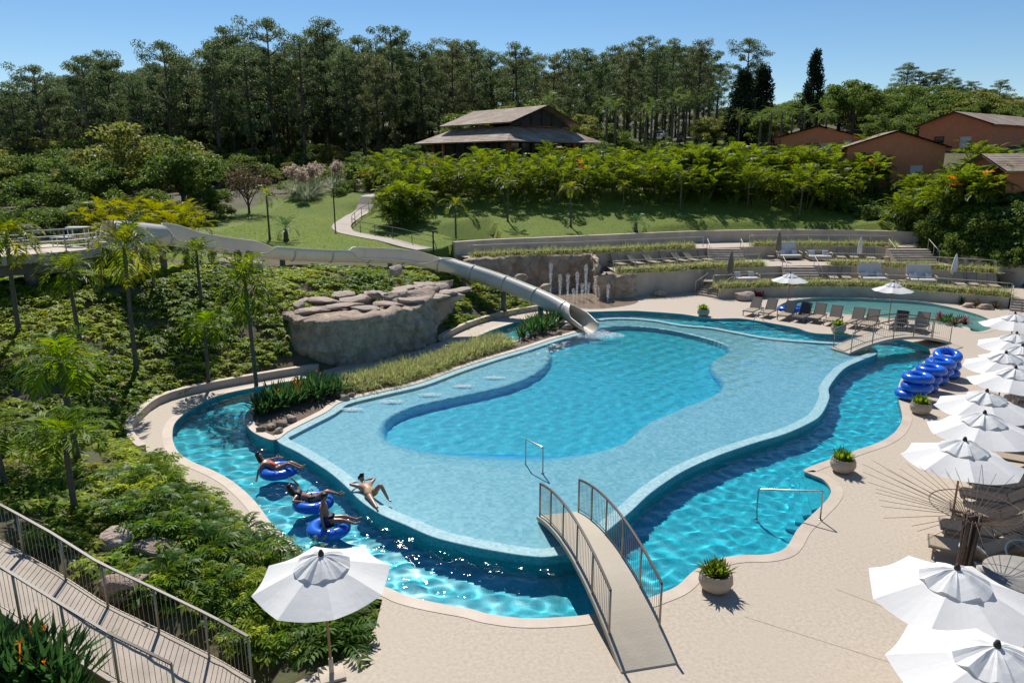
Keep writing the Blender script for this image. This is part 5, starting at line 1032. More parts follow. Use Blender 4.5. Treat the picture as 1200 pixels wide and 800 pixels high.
b.ribbon([Vector((x, -.55, .1)) for x, z in prof], [Vector((x, .55, .1)) for x, z in prof], False); b.box((-.05, 0, .22), (.1, 1.5, .44)); b.build('tub_shell', 'white_plastic', tub)
for k, (x, y) in enumerate([(94, 288), (75, 291)]):
    q = PD(x, y, 37.5); t = thing('side_table' if k == 0 else 'bench', 'white high table on the slide platform' if k == 0 else 'low white bench on the slide platform', 'table' if k == 0 else 'bench', (q.x, q.y, ZP)); h = .95 if k == 0 else .45
    MB().box((0, 0, h), (1.0, .5, .06)).build('top', 'white_plastic', t)
    for sx in (-.42, .42):
        for sy in (-.2, .2): link('leg', stick(.03, h - .03, 'white_plastic'), t, (sx, sy, 0))
for k in range(12):
    q = PD(8 + k * 10, 285, 39.5 + (k % 3) * .5); SH[k % 2].put((q.x, q.y, tz(q.x, q.y)), k, .8, 'leafy shrub showing behind the platform railing', 'shrubs behind the platform')
# ------------------------------------------------------------------ ramp with its two railings
RB = [P(-60, 600, 1.95), P(23, 644, 1.45), P(72, 672, 1.12), P(127, 708, .75), P(190, 738, .38), P(258, 772, .05), P(300, 797, .03)]; RF = [P(-80, 668, 1.9), P(6, 722, 1.38), P(62, 758, 1.0), P(132, 802, .55), P(205, 838, .06), P(260, 870, .03)]
A = resample(RB, .5); Bq = resample(RF, .5); n = min(len(A), len(Bq)); A = resample(RB, (sum((a - c).length for a, c in zip(RB, RB[1:]))) / (n - 1)); Bq = resample(RF, (sum((a - c).length for a, c in zip(RF, RF[1:]))) / (n - 1)); n = min(len(A), len(Bq)); A, Bq = A[:n], Bq[:n]
b = MB(); dn = Vector((0, 0, -.45)); b.ribbon(Bq, A, False); b.ribbon([p + dn for p in Bq], Bq, False); b.ribbon(A, [p + dn for p in A], False); struct(b.build('ramp', 'path_concrete'))
railing('railing', 'baluster railing with dark handrail between ramp and planted bank', offset(RB, .08, False), 1.05, 1.36, 'rail_metal', 'rail_wood', .13, rr=.024, rp=.028, rails=(.08,), flat_rail=True)
railing('railing', 'baluster railing with dark handrail on the grass side of the ramp', offset(RF[:5], -.08, False), 1.05, 1.36, 'rail_metal', 'rail_wood', .13, rr=.024, rp=.028, rails=(.08,), flat_rail=True)
# ------------------------------------------------------------------ umbrellas
def umbrella_proto(Rr, Ht, pole='pole_wood', base='plaster'):
    t = thing('umbrella', 'umbrella', 'umbrella', (0, 0, 0)); zt, ze = Ht, Ht - Rr * .34; b = MB(); nr, sub = 7, 6; N_ = 8 * sub
    for i in range(nr + 1):
        u = .02 + .98 * i / nr
        for k in range(N_):
            a = 2 * math.pi * k / N_; f = (k % sub) / sub; chord = math.cos(math.pi / 8) / math.cos((f - .5) * math.pi / 4); sag = math.sin(math.pi * f) * .045 * u * Rr
            rr_ = Rr * u * (chord ** u) * (1 - .01 * math.sin(math.pi * f) * u); b.v.append(Vector((rr_ * math.cos(a), rr_ * math.sin(a), zt + (ze - zt) * u ** 1.12 - sag)))
    for i in range(nr):
        for k in range(N_): b.f.append([i * N_ + k, i * N_ + (k + 1) % N_, (i + 1) * N_ + (k + 1) % N_, (i + 1) * N_ + k])
    b.build('canopy', 'fabric_white', t, False); b = MB(); N2 = 48
    for i, (u, dz) in enumerate(((.03, .10), (.15, .095), (.29, .06), (.40, .02))):
        for k in range(N2):
            a = 2 * math.pi * k / N2; wv = math.cos(a * 8) * .03 * Rr * u * 2.6 + math.sin(a * 19 + 1) * .012 * (i > 0) + math.sin(a * 11 + 2) * .012 * (i > 0); b.v.append(Vector((Rr * u * math.cos(a), Rr * u * math.sin(a), zt + (ze - zt) * u ** 1.12 + dz + wv)))
    for i in range(3):
        for k in range(N2): b.f.append([i * N2 + k, i * N2 + (k + 1) % N2, (i + 1) * N2 + (k + 1) % N2, (i + 1) * N2 + k])
    b.build('vent_cap', 'fabric_white', t, False)
    MB().lathe([(.028, .06), (.028, zt + .1)], 10).build('pole', pole, t, True); MB().lathe([(.05, zt + .08), (.06, zt + .12), (.03, zt + .2), (.0, zt + .21)], 10).build('finial', 'dark_wood', t, True)
    for k in range(8):
        a = k * math.pi / 4; e = Vector((math.cos(a) * Rr * .98, math.sin(a) * Rr * .98, ze - .02)); MB().bar((0, 0, zt - .05), e, .02, .03).build('rib', pole, t); MB().bar((0, 0, zt - .75), Vector((0, 0, zt)).lerp(e, .5) - Vector((0, 0, .04)), .015).build('strut', pole, t)
    if base: bevel(MB().box((0, 0, .03), (.5, .5, .06)).lathe([(.05, .06), (.045, .4)], 12).build('base', base, t), .01, 1)
    return Proto(t)
U1 = umbrella_proto(1.5, 2.58); U2 = umbrella_proto(1.32, 2.62); U3 = umbrella_proto(1.2, 2.6)
U2.put((-3.62, 12.55, .005), .39, 1, 'lone pale grey umbrella beside the leafy bank and ramp', None, .02, -.02)
ub = [((1189, 368), 'white umbrella shading the end of the lounger row by the child pool tip'), ((1191, 391), 'white umbrella second along the lounger row from the child pool'), ((1199, 406), 'white umbrella half hidden behind the third along the lounger row'), ((1179, 414), 'white umbrella across the deck from the stacked swim rings'), ((1190, 432), 'white umbrella fifth along the lounger row from the child pool'), ((1156, 459), 'white umbrella by the potted plant beside the swim rings'), ((1155, 485), 'white umbrella beyond the one behind the wire tree'), ((1130, 517), 'white umbrella seen through the spokes of the wire tree'), ((1122, 667), 'white umbrella over the dining table beside the wire tree'), ((1166, 757), 'white umbrella next to the one over the dining table')]
for k, ((x, y), lb_) in enumerate(ub): p = P(x, y, 2.66); U1.put((p.x, p.y, .002), .2 + k * .37, (1, 1, 1.0), lb_, 'white umbrellas along the lounger row', .012 * math.sin(k * 2), .012 * math.cos(k * 3))
for (x, y), lb_ in (((922, 366), 'white umbrella among the loungers at the round end of the child pool'), ((1041, 380), 'white umbrella over the child pool beside the small footbridge')): p = P(x, y); U3.put((p.x, p.y, .002), .3, 1, lb_, 'white umbrellas at the child pool')
def closed_umb(m, label, p, s_=1):
    t = thing('closed_umbrella', label, 'umbrella', p); N_ = 32; b = MB()
    for z, r_, wv in ((2.5, .04, 0), (2.3, .10, .1), (1.9, .16, .25), (1.4, .20, .35), (1.0, .21, .4), (.85, .17, .4)):
        for k in range(N_): a = 2 * math.pi * k / N_; q = r_ * (1 + wv * .5 * math.cos(a * 8)); b.v.append(Vector((q * math.cos(a), q * math.sin(a), z)))
    for i in range(5):
        for k in range(N_): b.f.append([i * N_ + k, i * N_ + (k + 1) % N_, (i + 1) * N_ + (k + 1) % N_, (i + 1) * N_ + k])
    b.build('folded_canopy', m, t, True); link('pole', stick(.025, 2.55, 'pole_metal', 8), t); MB().box((0, 0, .03), (.5, .5, .06)).build('base', 'white_plastic', t); t.scale = (s_, s_, s_)
closed_umb('fabric_taupe', 'closed taupe umbrella beside the high back daybed on the second terrace', P(911, 305, 1.7)); closed_umb('fabric_taupe', 'closed taupe umbrella behind the cushioned round daybed', P(855, 331, .7)); closed_umb('fabric_white', 'closed white umbrella among the second terrace loungers', P(1006, 307, 1.7), .85); closed_umb('fabric_white', 'closed white umbrella above the loungers near the stone steps', P(1116, 333, .7), .95)
# ------------------------------------------------------------------ loungers
def lounger_proto(sl_m, ang=48, seed=0):
    t = thing('sun_lounger', 'lounger', 'sun lounger', (0, 0, 0)); W_ = .33
    b = MB()
    for s_ in (-1, 1): b.bar((0, s_ * W_, .33), (1.95, s_ * W_, .33), .045, .06)
    b.bar((.02, -W_, .33), (.02, W_, .33), .045, .06); b.bar((1.25, -W_, .31), (1.25, W_, .31), .03, .04); b.bar((1.93, -W_, .33), (1.93, W_, .33), .045, .06); b.build('frame', 'frame_metal', t)
    for x in (.12, 1.75):
        for s_ in (-1, 1): MB().bar((x, s_ * W_, .0), (x, s_ * W_, .31), .045, .05).build('leg', 'frame_metal', t)
    ss = MB()
    for k in range(9): x0, x1 = .03 + 1.2 * k / 9, .03 + 1.2 * (k + 1) / 9 - .004; ss.add([(x0, -.31, .372 - .012 * math.sin(math.pi * k / 9)), (x1, -.31, .372 - .012 * math.sin(math.pi * (k + 1) / 9)), (x1, .31, .372 - .012 * math.sin(math.pi * (k + 1) / 9)), (x0, .31, .372 - .012 * math.sin(math.pi * k / 9)), (x0, -.31, .35), (x1, -.31, .35), (x1, .31, .35), (x0, .31, .35)], [[0, 1, 2, 3], [7, 6, 5, 4], [0, 4, 5, 1], [3, 2, 6, 7], [0, 3, 7, 4], [1, 5, 6, 2]])
    ss.build('seat_sling', sl_m, t); c_, s_n = math.cos(R(ang)), math.sin(R(ang)); e = Vector((1.25 + .82 * c_, 0, .36 + .82 * s_n)); b = MB()
    bk = MB(); M_ = Matrix.Translation((1.25, 0, .37)) @ Matrix.Rotation(-R(ang), 4, 'Y'); bk.box((.41, 0, .01), (.80, .62, .025)); bk.v = [M_ @ v for v in bk.v]; o = bk.build('backrest', sl_m, t)
    for s_ in (-1, 1): b.bar((1.25, s_ * W_, .36), (e.x, s_ * W_, e.z), .04, .05); b.bar((1.25 + .5 * c_, s_ * .28, .36 + .5 * s_n), (1.8, s_ * .28, .33), .025)
    b.bar((e.x, -W_, e.z), (e.x, W_, e.z), .04, .05); b.build('back_frame', 'frame_metal', t); return Proto(t)
LO = lounger_proto('sling', 58); LD = lounger_proto('sling_dark', 58); LF = lounger_proto('sling', 34)
def lay(pr, p, az, label, group=None, s_=1.0): return pr.put((p.x - math.cos(az) * .95, p.y - math.sin(az) * .95, p.z), az, s_, label, group)
az = math.atan2(.77, .64)
for k, (x, y) in enumerate([(882,368),(900,370),(922,373),(940,375),(957,376),(976,379),(1002,382),(1019,384),(1053,386),(1078,388)]):
    dk = k in (3, 8); lay(LD if dk else LO, P(x, y, .003), az, 'dark slung lounger in the row between the pools' if dk else 'beige sun lounger in the row between river and child pool', 'dark loungers between the pools' if dk else 'beige loungers between the pools')
az = math.atan2(.9, -.45)
for k, (x, y) in enumerate([(724,313),(745,312),(764,311),(781,310),(797,309),(811,308.5),(826,308)]): lay(LF if k % 3 else LO, P(x, y, 1.703), az, 'beige lounger in the row above the fountain wall', 'loungers above the fountain wall')
for x, y, z, lb_ in ((830,333,.703,'single beige lounger beside the first terrace steps'),(976,329,.703,'beige lounger left of its pair below the middle hedge'),(991,329,.703,'beige lounger right of its pair below the middle hedge'),(985,305,1.703,'beige lounger next to the cushioned sofa'),(1000,305,1.703,'beige lounger behind the closed white umbrella'),(1020,306,1.703,'beige lounger at the end of the second terrace'),(1124,337,.703,'beige lounger by the closed umbrella near the stone steps'),(1139,337,.703,'beige lounger between two others near the stone steps'),(1163,339,.703,'beige lounger nearest the stone steps')): lay(LO, P(x, y, z), math.atan2(.95, .3), lb_)
az = math.atan2(-.46, .89); q = P(1084, 647)
for k in range(15):
    p = Vector((q.x + .86 * k + .9, q.y + .98 * k - .4, .003)); lay(LF, p, az + .05 * math.sin(k * 2.1), 'beige lounger in the long row under the white umbrellas', 'loungers under the white umbrellas')
# daybeds with high backs, and the small tables
def daybed(label, p, az, back):
    t = thing('daybed', label, 'daybed', p, az); bevel(MB().box((0, 0, .36), (1.9, 1.1, .18)).build('mattress', 'cushion', t), .05, 2); b = MB()
    b.box((0, 0, .24), (2.0, 1.2, .08)); b.build('frame', 'wicker', t)
    for sx in (-.9, .9):
        for sy in (-.5, .5): link('leg', stick(.035, .24, 'wicker'), t, (sx, sy, 0))
        MB().tube([(sx * 1.1, -.5, .3), (sx * 1.18, -.3, .62), (sx * 1.18, .3, .68), (sx * 1.08, .55, .4)], .05, 8).build('arm', 'wicker', t, True)
    if back: M_ = Matrix.Rotation(-.25, 4, 'X'); bb = MB().box((0, 0, .6), (1.85, .1, 1.25)); bb.v = [M_ @ v + Vector((0, .5, .25)) for v in bb.v]; bevel(bb.build('backrest', 'cushion', t), .03, 2)
    else: bevel(MB().box((0, .5, .62), (1.9, .14, .4)).build('backrest', 'wicker', t), .04, 2)
    for k, x in enumerate((-.55, .6)):
        bb = MB().box((0, 0, 0), (.5, .16, .42)); M_ = Matrix.Translation((x, .25, .62)) @ Matrix.Rotation(-.5, 4, 'X') @ Matrix.Rotation(.3 * (k - .5), 4, 'Z'); bb.v = [M_ @ v for v in bb.v]; bevel(bb.build('pillow', 'cushion', t), .07, 3)
for x, y, z, az, bk_, lb_ in ((873,331,.703,.15,False,'round wicker daybed with pale pillows behind the hedge'),(924,304,1.703,.1,True,'daybed with high pale back at the top of the middle steps'),(959,305,1.703,-.1,False,'wicker sofa with two pillows on the second terrace'),(1022,331,.703,.0,True,'high backed pale daybed below the closed white umbrella'),(1079,333,.703,-.1,True,'high backed grey daybed near the wide steps')): daybed(lb_, P(x, y, z), az, bk_)
for k, (x, y, z) in enumerate([(898,333,.7),(908,334,.7),(903,305,1.7),(944,303,1.7),(1045,334,.7),(1056,334,.7),(1002,333,.7),(1038,306,1.7),(1128,341,.7),(1151,340,.7),(1068,388,0)]):
    p = P(x, y, z); t = thing('side_table', 'small square beige side table between terrace seats', 'table', (p.x, p.y, z + .003), .2, 'small side tables'); MB().box((0, 0, .36), (.5, .5, .04)).build('top', 'sling', t)
    for sx in (-.2, .2):
        for sy in (-.2, .2): link('leg', stick(.02, .34, 'frame_metal'), t, (sx, sy, 0))
# dining table and wicker chairs
p = P(1192, 712, .0); T0 = Vector((p.x + .25, p.y + .15, 0)); t = thing('dining_table', 'round grey stone table under the white umbrellas', 'table', (T0.x, T0.y, .002)); MB().lathe([(.9, .70), (.92, .73), (.9, .75), (.0, .752)], 40, caps=False).build('top', 'table_stone', t, True); MB().lathe([(.35, 0), (.33, .04), (.06, .08), (.06, .7)], 20).build('pedestal', 'frame_metal', t, True)
def chair(p, az, label):
    t = thing('wicker_chair', label, 'chair', p, az); n = 14; arc = [(math.cos(a) * .31, math.sin(a) * .31) for a in np.linspace(R(60), R(300), n)]; b = MB(); hgt = [.66 + .24 * math.sin(math.pi * i / (n - 1)) for i in range(n)]
    A = [Vector((x, y, .42)) for x, y in arc]; B = [Vector((x * 1.12, y * 1.12, h)) for (x, y), h in zip(arc, hgt)]; b.ribbon(A, B, False); o = b.build('back_shell', 'wicker', t, True); sd = o.modifiers.new('s', 'SOLIDIFY'); sd.thickness = .025
    MB().tube(B, .018, 8).build('rim', 'white_plastic', t, True); MB().lathe([(.3, .40), (.31, .43), (.3, .46), (0, .465)], 20, caps=False).build('seat', 'cushion', t, True)
    for a in (45, 135, 225, 315): MB().bar((math.cos(R(a)) * .3, math.sin(R(a)) * .3, 0), (math.cos(R(a)) * .24, math.sin(R(a)) * .24, .42), .03).build('leg', 'frame_metal', t)
for a, lb_ in ((125, 'wicker chair at the round table facing the wire tree trunk'), (62, 'wicker chair at the round table on the lounger side'), (190, 'wicker chair at the round table facing the pool'), (-20, 'wicker chair tucked in on the far side from the pool')): chair((T0.x + math.cos(R(a)) * 1.15, T0.y + math.sin(R(a)) * 1.15, .002), R(a + 180), lb_)
# wire tree sculpture
p = P(1127, 688); t = thing('wire_tree', 'rusty wire tree sculpture with bundled trunk and radiating spokes', 'sculpture', (p.x, p.y, 0)); r = np.random.default_rng(5)
for k in range(26):
    a = k * 2.4; q = .05 + .15 * ((k * 7) % 10) / 10; MB().tube([(math.cos(a) * q * 1.35, math.sin(a) * q * 1.35, 0), (math.cos(a + .3) * q * .9, math.sin(a + .3) * q * .9, .9), (math.cos(a + .5) * q * 1.2, math.sin(a + .5) * q * 1.2, 1.95)], .028, 5).build('trunk_rod', 'iron', t, True)
for k in range(46):
    a = 2 * math.pi * k / 46 + r.normal(0, .02); L_ = r.uniform(2.1, 2.55); el = .17 + .06 * math.sin(a * 3) + r.normal(0, .03); h = Vector((math.cos(a), math.sin(a), 0)); MB().tube([h * .16 + Vector((0, 0, 1.7)), h * .5 + Vector((0, 0, 1.98)), h * L_ + Vector((0, 0, 1.98 + el * (L_ - .5)))], [.009, .008, .005], 5).build('spoke', 'iron', t, True)
MB().tube([(math.cos(a) * .95, math.sin(a) * .95, 2.13) for a in np.linspace(0, 2 * math.pi, 40, endpoint=False)], .012, 5, closed=True).build('ring', 'iron', t, True)
# potted plants
def agave(seed):
    r = np.random.default_rng(seed); lb = LB()
    for j in range(5):
        c_ = (.17 * math.cos(j * 1.26), .17 * math.sin(j * 1.26), .0); blade_tuft(lb, r, c_, 26, .42, .075, .9, .15, .04)
    return lb.mesh('rosettes', 'leaf_areca' if seed == 1 else 'leaf_phil')
AG = [agave(1), agave(2)]
def pot(label, p, s_, k):
    t = thing('potted_plant', label, 'potted plant', (p.x, p.y, .012)); MB().lathe([(.26, 0), (.36, .08), (.43, .24), (.41, .4), (.36, .46), (.38, .48), (.34, .48), (.33, .42), (0, .42)], 32, caps=False).build('pot', 'pot_clay', t, True); MB().lathe([(.33, .425), (0, .44)], 20, caps=False).build('soil', 'planter_soil', t); link('plant', AG[k], t, (0, 0, .42)); t.scale = (s_, s_, s_)
for x, y, s_, k, lb_ in ((838,690,.95,0,'clay bowl of green succulents beside the long footbridge'),(987,552,.95,1,'clay bowl of succulents at the corner steps'),(1078,484,.95,1,'clay bowl of plants beside the stacked swim rings'),(824,370,.95,1,'clay bowl of plants across from the terrace steps'),(982,390,1.0,1,'clay bowl of plants at the end of the small footbridge')): pot(lb_, P(x, y), s_, k)
# ------------------------------------------------------------------ swim rings
def ring_proto():
    t = thing('swim_ring', 'ring', 'swim ring', (0, 0, 0)); b = MB(); n, m_ = 48, 18; Rr, rr_ = .44, .20
    for i in range(n):
        a = 2 * math.pi * i / n
        for k in range(m_): c_ = 2 * math.pi * k / m_; q = rr_ * (1 + .012 * math.sin(a * 24)); b.v.append(Vector(((Rr + q * math.cos(c_)) * math.cos(a), (Rr + q * math.cos(c_)) * math.sin(a), rr_ + q * .92 * math.sin(c_))))
    for i in range(n):
        for k in range(m_): b.f.append([i * m_ + k, ((i + 1) % n) * m_ + k, ((i + 1) % n) * m_ + (k + 1) % m_, i * m_ + (k + 1) % m_])
    b.build('tube', 'vinyl_blue', t, True); MB().lathe([(.03, .37), (.03, .41), (.0, .412)], 10, (.44, 0, 0)).build('valve', 'vinyl_blue', t, True)
    for a in (1.2, -1.9): MB().tube([(math.cos(a + x) * (.55 + .0), math.sin(a + x) * .55, .38 + h) for x, h in ((-.2, -.03), (-.1, .035), (.1, .035), (.2, -.03))], .014, 6).build('handle', 'vinyl_blue', t, True)
    return Proto(t)
RG = ring_proto(); sg = 'blue swim ring in the stacks at the river edge'
for k, (x, y, n) in enumerate([(1067,467,3),(1081,457,3),(1093,448,3),(1106,441,2)]):
    p = P(x, y)
    for j in range(n): RG.put((p.x + .13 * j + .05 * math.sin(k * 3 + j * 2), p.y + .05 * math.cos(k + j * 3), .01 + j * .37), k + j * 1.7, 1.0, sg, 'stacked swim rings')
p = P(1109, 441); RG.put((p.x + .0, p.y + .15, .82), 0, 1.0, 'blue swim ring lying tilted atop the last stack', None, R(14), R(-6))
for k, (x, y) in enumerate([(922, 362), (936, 362)]): p = P(x, y); RG.put((p.x, p.y, -.2), k, 1.0, 'blue swim ring floating at the round end of the child pool', 'rings in the child pool')
# ------------------------------------------------------------------ people
mat('skin_tan', (.46, .26, .165), .36, (.38, .20, .125), 7, spec=.5); mat('skin_brown', (.39, .205, .13), .34, (.30, .15, .092), 7, spec=.5); mat('hair_dark', (.012, .009, .007), .5); mat('suit_red', (.62, .05, .02), .6); mat('suit_black', (.015, .015, .018), .6); mat('shorts_khaki', (.36, .25, .13), .8); mat('shorts_navy', (.02, .03, .08), .7); mat('cap_dark', (.02, .02, .022), .8); mat('lens', (.01, .01, .01), .1)
def skin_obj(name, nodes, edges, m, par, sub=2):
    me = bpy.data.meshes.new(name); keys = list(nodes); me.from_pydata([nodes[k][0] for k in keys], [(keys.index(a), keys.index(b_)) for a, b_ in edges], []); me.materials.append(MATS[m]); o = link(name, me, par)
    sk = o.modifiers.new('skin', 'SKIN'); sk.use_smooth_shade = True; lay_ = me.skin_vertices[0] if me.skin_vertices else None
    if lay_ is None:
        bm = bmesh.new(); bm.from_mesh(me); bm.verts.layers.skin.verify(); bm.to_mesh(me); bm.free(); lay_ = me.skin_vertices[0]
    for i, k in enumerate(keys): rr_ = nodes[k][1]; lay_.data[i].radius = rr_ if isinstance(rr_, tuple) else (rr_, rr_); lay_.data[i].use_root = (i == 0) or k.startswith('root')
    sb = o.modifiers.new('sub', 'SUBSURF'); sb.levels = sub; sb.render_levels = sub; return o
def person(label, loc, rz, J, skin, woman, clothes, hat=False, s_=1.0):
    t = thing('person', label, 'person', loc, rz); t.scale = (s_, s_, s_); V = lambda k: Vector(J[k]); k_ = 1.02 if woman else 1.1
    nd = {'pelvis': (V('pelvis'), .135 * k_), 'belly': (V('pelvis').lerp(V('chest'), .5), .115 * k_), 'chest': (V('chest'), .135 * k_), 'neck': (V('neck'), .055), 'chin': (V('neck').lerp(V('head'), .45), .07), 'head': (V('head'), .098), 'crown': (V('head') + (V('head') - V('neck')).normalized() * .07, .075)}
    ed = [('pelvis', 'belly'), ('belly', 'chest'), ('chest', 'neck'), ('neck', 'chin'), ('chin', 'head'), ('head', 'crown')]
    for s in 'lr':
        nd.update({'hip' + s: (V('hip' + s), .10 * k_), 'thigh' + s: (V('hip' + s).lerp(V('knee' + s), .4), .088 * k_), 'knee' + s: (V('knee' + s), .058 * k_), 'calf' + s: (V('knee' + s).lerp(V('ank' + s), .35), .058 * k_), 'ank' + s: (V('ank' + s), .036), 'toe' + s: (V('toe' + s), .03), 'sh' + s: (V('sh' + s), .062 * k_), 'elb' + s: (V('elb' + s), .042 * k_), 'wri' + s: (V('wri' + s), .028), 'hand' + s: (V('hand' + s), .033)})
        ed += [('pelvis', 'hip' + s), ('hip' + s, 'thigh' + s), ('thigh' + s, 'knee' + s), ('knee' + s, 'calf' + s), ('calf' + s, 'ank' + s), ('ank' + s, 'toe' + s), ('chest', 'sh' + s), ('sh' + s, 'elb' + s), ('elb' + s, 'wri' + s), ('wri' + s, 'hand' + s)]
        d = (V('hand' + s) - V('wri' + s)).normalized(); sd = d.cross(Vector((0, 0, 1))); sd = Vector((0, 1, 0)) if sd.length < .1 else sd.normalized()
        for f in range(5):                 # fingers, the thumb leaving the side of the palm
            off = (f - 1.5) * .017 if f < 4 else .035; L_ = (.06, .075, .07, .055, .05)[f]; b0 = V('hand' + s) + sd * off * (1 if f < 4 else .6) + d * (.01 if f < 4 else -.02); dd = d if f < 4 else (d * .6 + sd * .8)
            nd[f'root{s}{f}'] = (b0, .010); nd[f'mid{s}{f}'] = (b0 + dd * L_ * .6, .009); nd[f'tip{s}{f}'] = (b0 + dd * L_ + Vector((0, 0, -.012)), .007); ed += [(f'root{s}{f}', f'mid{s}{f}'), (f'mid{s}{f}', f'tip{s}{f}')]
    skin_obj('body', nd, ed, skin, t)
    upv = (V('head') - V('neck')).normalized(); face = Vector(J['face']).normalized(); hc = V('head') + upv * .03; lat = upv.cross(face).normalized()
    nz_ = MB(); q = hc + face * .098 - upv * .02; nz_.add([q + upv * .03, q + lat * .014 - upv * .012, q - lat * .014 - upv * .012, q + face * .022 - upv * .01], [[0, 1, 3], [1, 2, 3], [2, 0, 3], [0, 2, 1]]).build('nose', skin, t)
    if not hat:
        bm = bmesh.new(); bmesh.ops.create_icosphere(bm, subdivisions=3, radius=.118)
        for v in bm.verts:
            f = v.co.dot(face); u_ = v.co.dot(upv)
            if f > .045 and u_ < .06: v.co -= face * (f - .02)
            if woman and f < .03 and u_ < 0: v.co -= upv * .2 + face * .03
        me = bpy.data.meshes.new('hair'); bm.to_mesh(me); bm.free(); me.materials.append(MATS['hair_dark']); me.polygons.foreach_set('use_smooth', [True] * len(me.polygons)); link('hair', me, t, hc - face * .018 + upv * .012)
        for s in (-1, 1): MB().lathe([(.0, -.006), (.011, 0), (.0, .006)], 8, hc + face * .098 + lat * .034 * s, caps=False).build('eye', 'lens', t, True)
    else:
        bm = bmesh.new(); bmesh.ops.create_uvsphere(bm, u_segments=18, v_segments=10, radius=.122); bmesh.ops.delete(bm, geom=[v for v in bm.verts if v.co.dot(upv) < .025], context='VERTS'); me = bpy.data.meshes.new('cap'); bm.to_mesh(me); bm.free(); me.materials.append(MATS['cap_dark']); link('cap', me, t, hc)
        MB().add([hc + upv * .035 + lat * .09 + face * .07, hc + upv * .03 + lat * .07 + face * .19, hc + upv * .03 - lat * .07 + face * .19, hc + upv * .035 - lat * .09 + face * .07], [[0, 1, 2, 3]]).build('cap_brim', 'cap_dark', t)
        g = MB()
        for s in (-1, 1): g.add([hc + face * .108 + lat * (.035 * s + a) + upv * b_ for a, b_ in ((-.026, .018), (.026, .018), (.022, -.016), (-.022, -.016))], [[0, 1, 2, 3]])
        g.build('sunglasses', 'lens', t)
    for nm, m, segs in clothes:            # garments: the body's own chain, slightly fuller
        ks = []; [ks.append(k) for s2 in segs for k in s2 if k not in ks]; root = 'pelvis' if 'pelvis' in ks else ks[0]; ks = [root] + [k for k in ks if k != root]; skin_obj(nm, {k: (nd[k][0], (nd[k][1] if not isinstance(nd[k][1], tuple) else nd[k][1][0]) + .03) for k in ks}, segs, m, t)
    return t
def sym(d): 
    o = {}
    for k, v in d.items():
        if k.endswith('_'): o[k[:-1] + 'l'] = v; o[k[:-1] + 'r'] = (v[0], -v[1], v[2])
        else: o[k] = v
    return o
REC = dict(pelvis=(0, 0, .24), chest=(-.40, 0, .42), neck=(-.58, 0, .56), head=(-.66, 0, .70), face=(.75, 0, .65), hip_=(.03, .09, .25), knee_=(.44, .10, .50), ank_=(.84, .08, .34), toe_=(1.0, .09, .40), sh_=(-.47, .17, .47), elb_=(-.42, .42, .40), wri_=(-.2, .52, .44), hand_=(-.12, .53, .44))
def ring_person(x, y, rz, label, J, skin, woman, clothes, rl, s_=.95):
    p = P(x, y, Z_RIV + .1); RG.put((p.x, p.y, Z_RIV - .12), rz + .7, .97, rl, 'rings carrying swimmers'); return person(label, (p.x, p.y, Z_RIV - .06), rz, J, skin, woman, clothes, False, s_)
J = sym(REC); J.update(elbr=(-.52, -.42, .30), wrir=(-.50, -.60, .10), handr=(-.49, -.66, .04), kneel=(.42, .12, .46), anklel=(0, 0, 0))
ring_person(326, 551, R(-8), 'woman in a red swimsuit reclining on a ring, one arm trailing in the water', J, 'skin_brown', True, [('swimsuit', 'suit_red', [('pelvis', 'belly'), ('belly', 'chest')])], 'blue swim ring carrying the woman in red')
J = sym(REC); J.update(elbl=(-.50, .36, .62), wril=(-.66, .30, .86), handl=(-.70, .24, .93), elbr=(-.55, -.40, .42), wrir=(-.30, -.50, .45), handr=(-.22, -.52, .45), kneer=(.42, -.10, .56), ankr=(.82, -.1, .46), toer=(.95, -.1, .54))
ring_person(367, 588, R(6), 'woman in a black bikini reclining on a ring with one arm raised', J, 'skin_brown', True, [('bikini_bottom', 'suit_black', [('pelvis', 'hipl'), ('pelvis', 'hipr')]), ('bikini_top', 'suit_black', [('chest', 'shl'), ('chest', 'shr')])], 'blue swim ring carrying the woman in black')
J = sym(dict(pelvis=(-.05, 0, .42), chest=(-.12, 0, .82), neck=(-.10, 0, 1.03), head=(-.06, 0, 1.15), face=(.8, -.4, -.2), hip_=(.0, .09, .42), knee_=(.42, .12, .46), ank_=(.82, .14, .34), toe_=(.98, .15, .40), sh_=(-.12, .19, .93), elb_=(-.12, .33, .66), wri_=(-.05, .42, .44), hand_=(-.02, .44, .40)))
ring_person(385, 618, R(4), 'man in dark shorts sitting upright on a ring with legs stretched out', J, 'skin_brown', False, [('shorts', 'shorts_navy', [('pelvis', 'hipl'), ('pelvis', 'hipr'), ('hipl', 'thighl'), ('hipr', 'thighr')])], 'blue swim ring carrying the sitting man')
J = sym(dict(pelvis=(0, 0, .13), chest=(-.46, 0, .15), neck=(-.66, 0, .21), head=(-.80, 0, .27), face=(.35, .1, .95), hip_=(.06, .1, .12), knee_=(.50, .14, .12), ank_=(.93, .15, .06), toe_=(1.06, .16, .13), sh_=(-.54, .19, .16), elb_=(-.72, .42, .22), wri_=(-.86, .22, .18), hand_=(-.88, .14, .16))); J.update(kneel=(.36, .20, .50), ankl=(.62, .34, .07), toel=(.76, .38, .05))
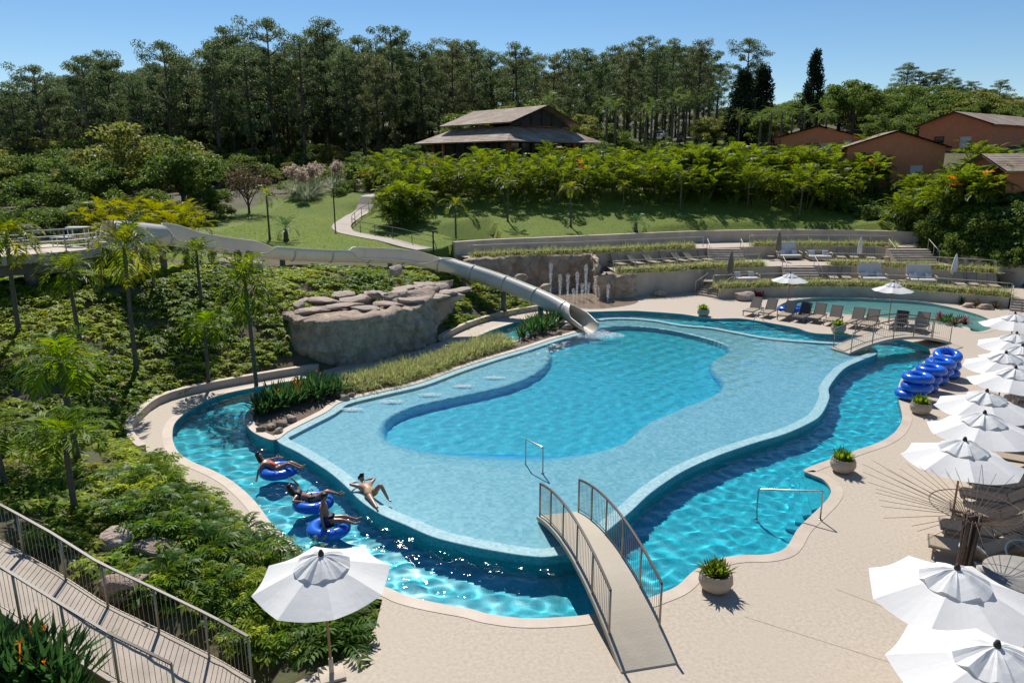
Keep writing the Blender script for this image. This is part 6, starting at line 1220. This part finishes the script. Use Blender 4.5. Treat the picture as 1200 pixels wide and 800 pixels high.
a_, c_ = P(418, 566, Z_RIM), P(447, 598, Z_RIM); person('man in khaki shorts, cap and sunglasses lying on the lagoon rim', (P(432, 582, Z_RIM).x + .05, P(432, 582, Z_RIM).y + .08, Z_RIM - .02), math.atan2(c_.y - a_.y, c_.x - a_.x), J, 'skin_tan', False, [('shorts', 'shorts_khaki', [('pelvis', 'belly'), ('pelvis', 'hipl'), ('pelvis', 'hipr'), ('hipl', 'thighl'), ('hipr', 'thighr')])], True, .98)
# ------------------------------------------------------------------ fountain jets on the splash pad
mat('spray', (.88, .92, .94), .3, trans=.5, thue=.5, tval=1.0)
for k, (x, y0, y1) in enumerate([(645,298,338),(656,312,346),(665,311,346),(672,329,346),(676,309,343),(682,323,344),(686,300,342),(689,322,343),(698,316,342),(702,326,344),(712,323,347)]):
    p = P(x, y1 + 8); d = p.y / CP; h = (y1 - y0) * d / FPX; r = np.random.default_rng(k); n = int(520 * h); u = r.random(n) ** .8; sp_ = .04 + .13 * u; a = r.random(n) * 6.28; q = np.sqrt(r.random(n)) * sp_; s_ = .005 + .014 * r.random(n) ** 2
    T = np.array([[.7, 0, -.8], [-.35, .6, -.8], [-.35, -.6, -.8], [0, 0, 1.8]]); V = (np.stack([np.cos(a) * q, np.sin(a) * q, u * h * (1 - .1 * (q / sp_))], -1)[:, None] + T[None] * s_[:, None, None]).reshape(-1, 3); F = (np.arange(n)[:, None, None] * 4 + np.array([[0, 1, 3], [1, 2, 3], [2, 0, 3]])[None]).reshape(-1, 3)
    t = thing('fountain_jet', 'white water jet rising from the splash pad before the rock wall', 'water jet', (p.x, p.y, .004), 0, 'fountain jets'); link('spray', np_mesh('spray', V, F, 'spray', True), t); MB().tube([(0, 0, 0), (0, 0, h * .6)], [.008, .004], 6).build('core', 'spray', t, True)
mat('joint_dark', (.25, .20, .155), .9)
for a_, c_ in ((P(872, 722), P(1120, 800)), (P(980, 690), P(1060, 720))): struct(MB().bar(up(a_, .0015), up(c_, .0015), .011, .004).build('deck_joint', 'joint_dark'))
mat('wet_concrete', (.24, .165, .115), .18, (.33, .25, .19), 1.5, spec=.6)
wet = sheet('wet_patch', [ccw(smooth(PL([(640,346),(660,340),(700,340),(735,347),(748,353),(735,358),(700,362),(665,360),(648,354)]), 5))], .004, 'wet_concrete'); struct(wet)
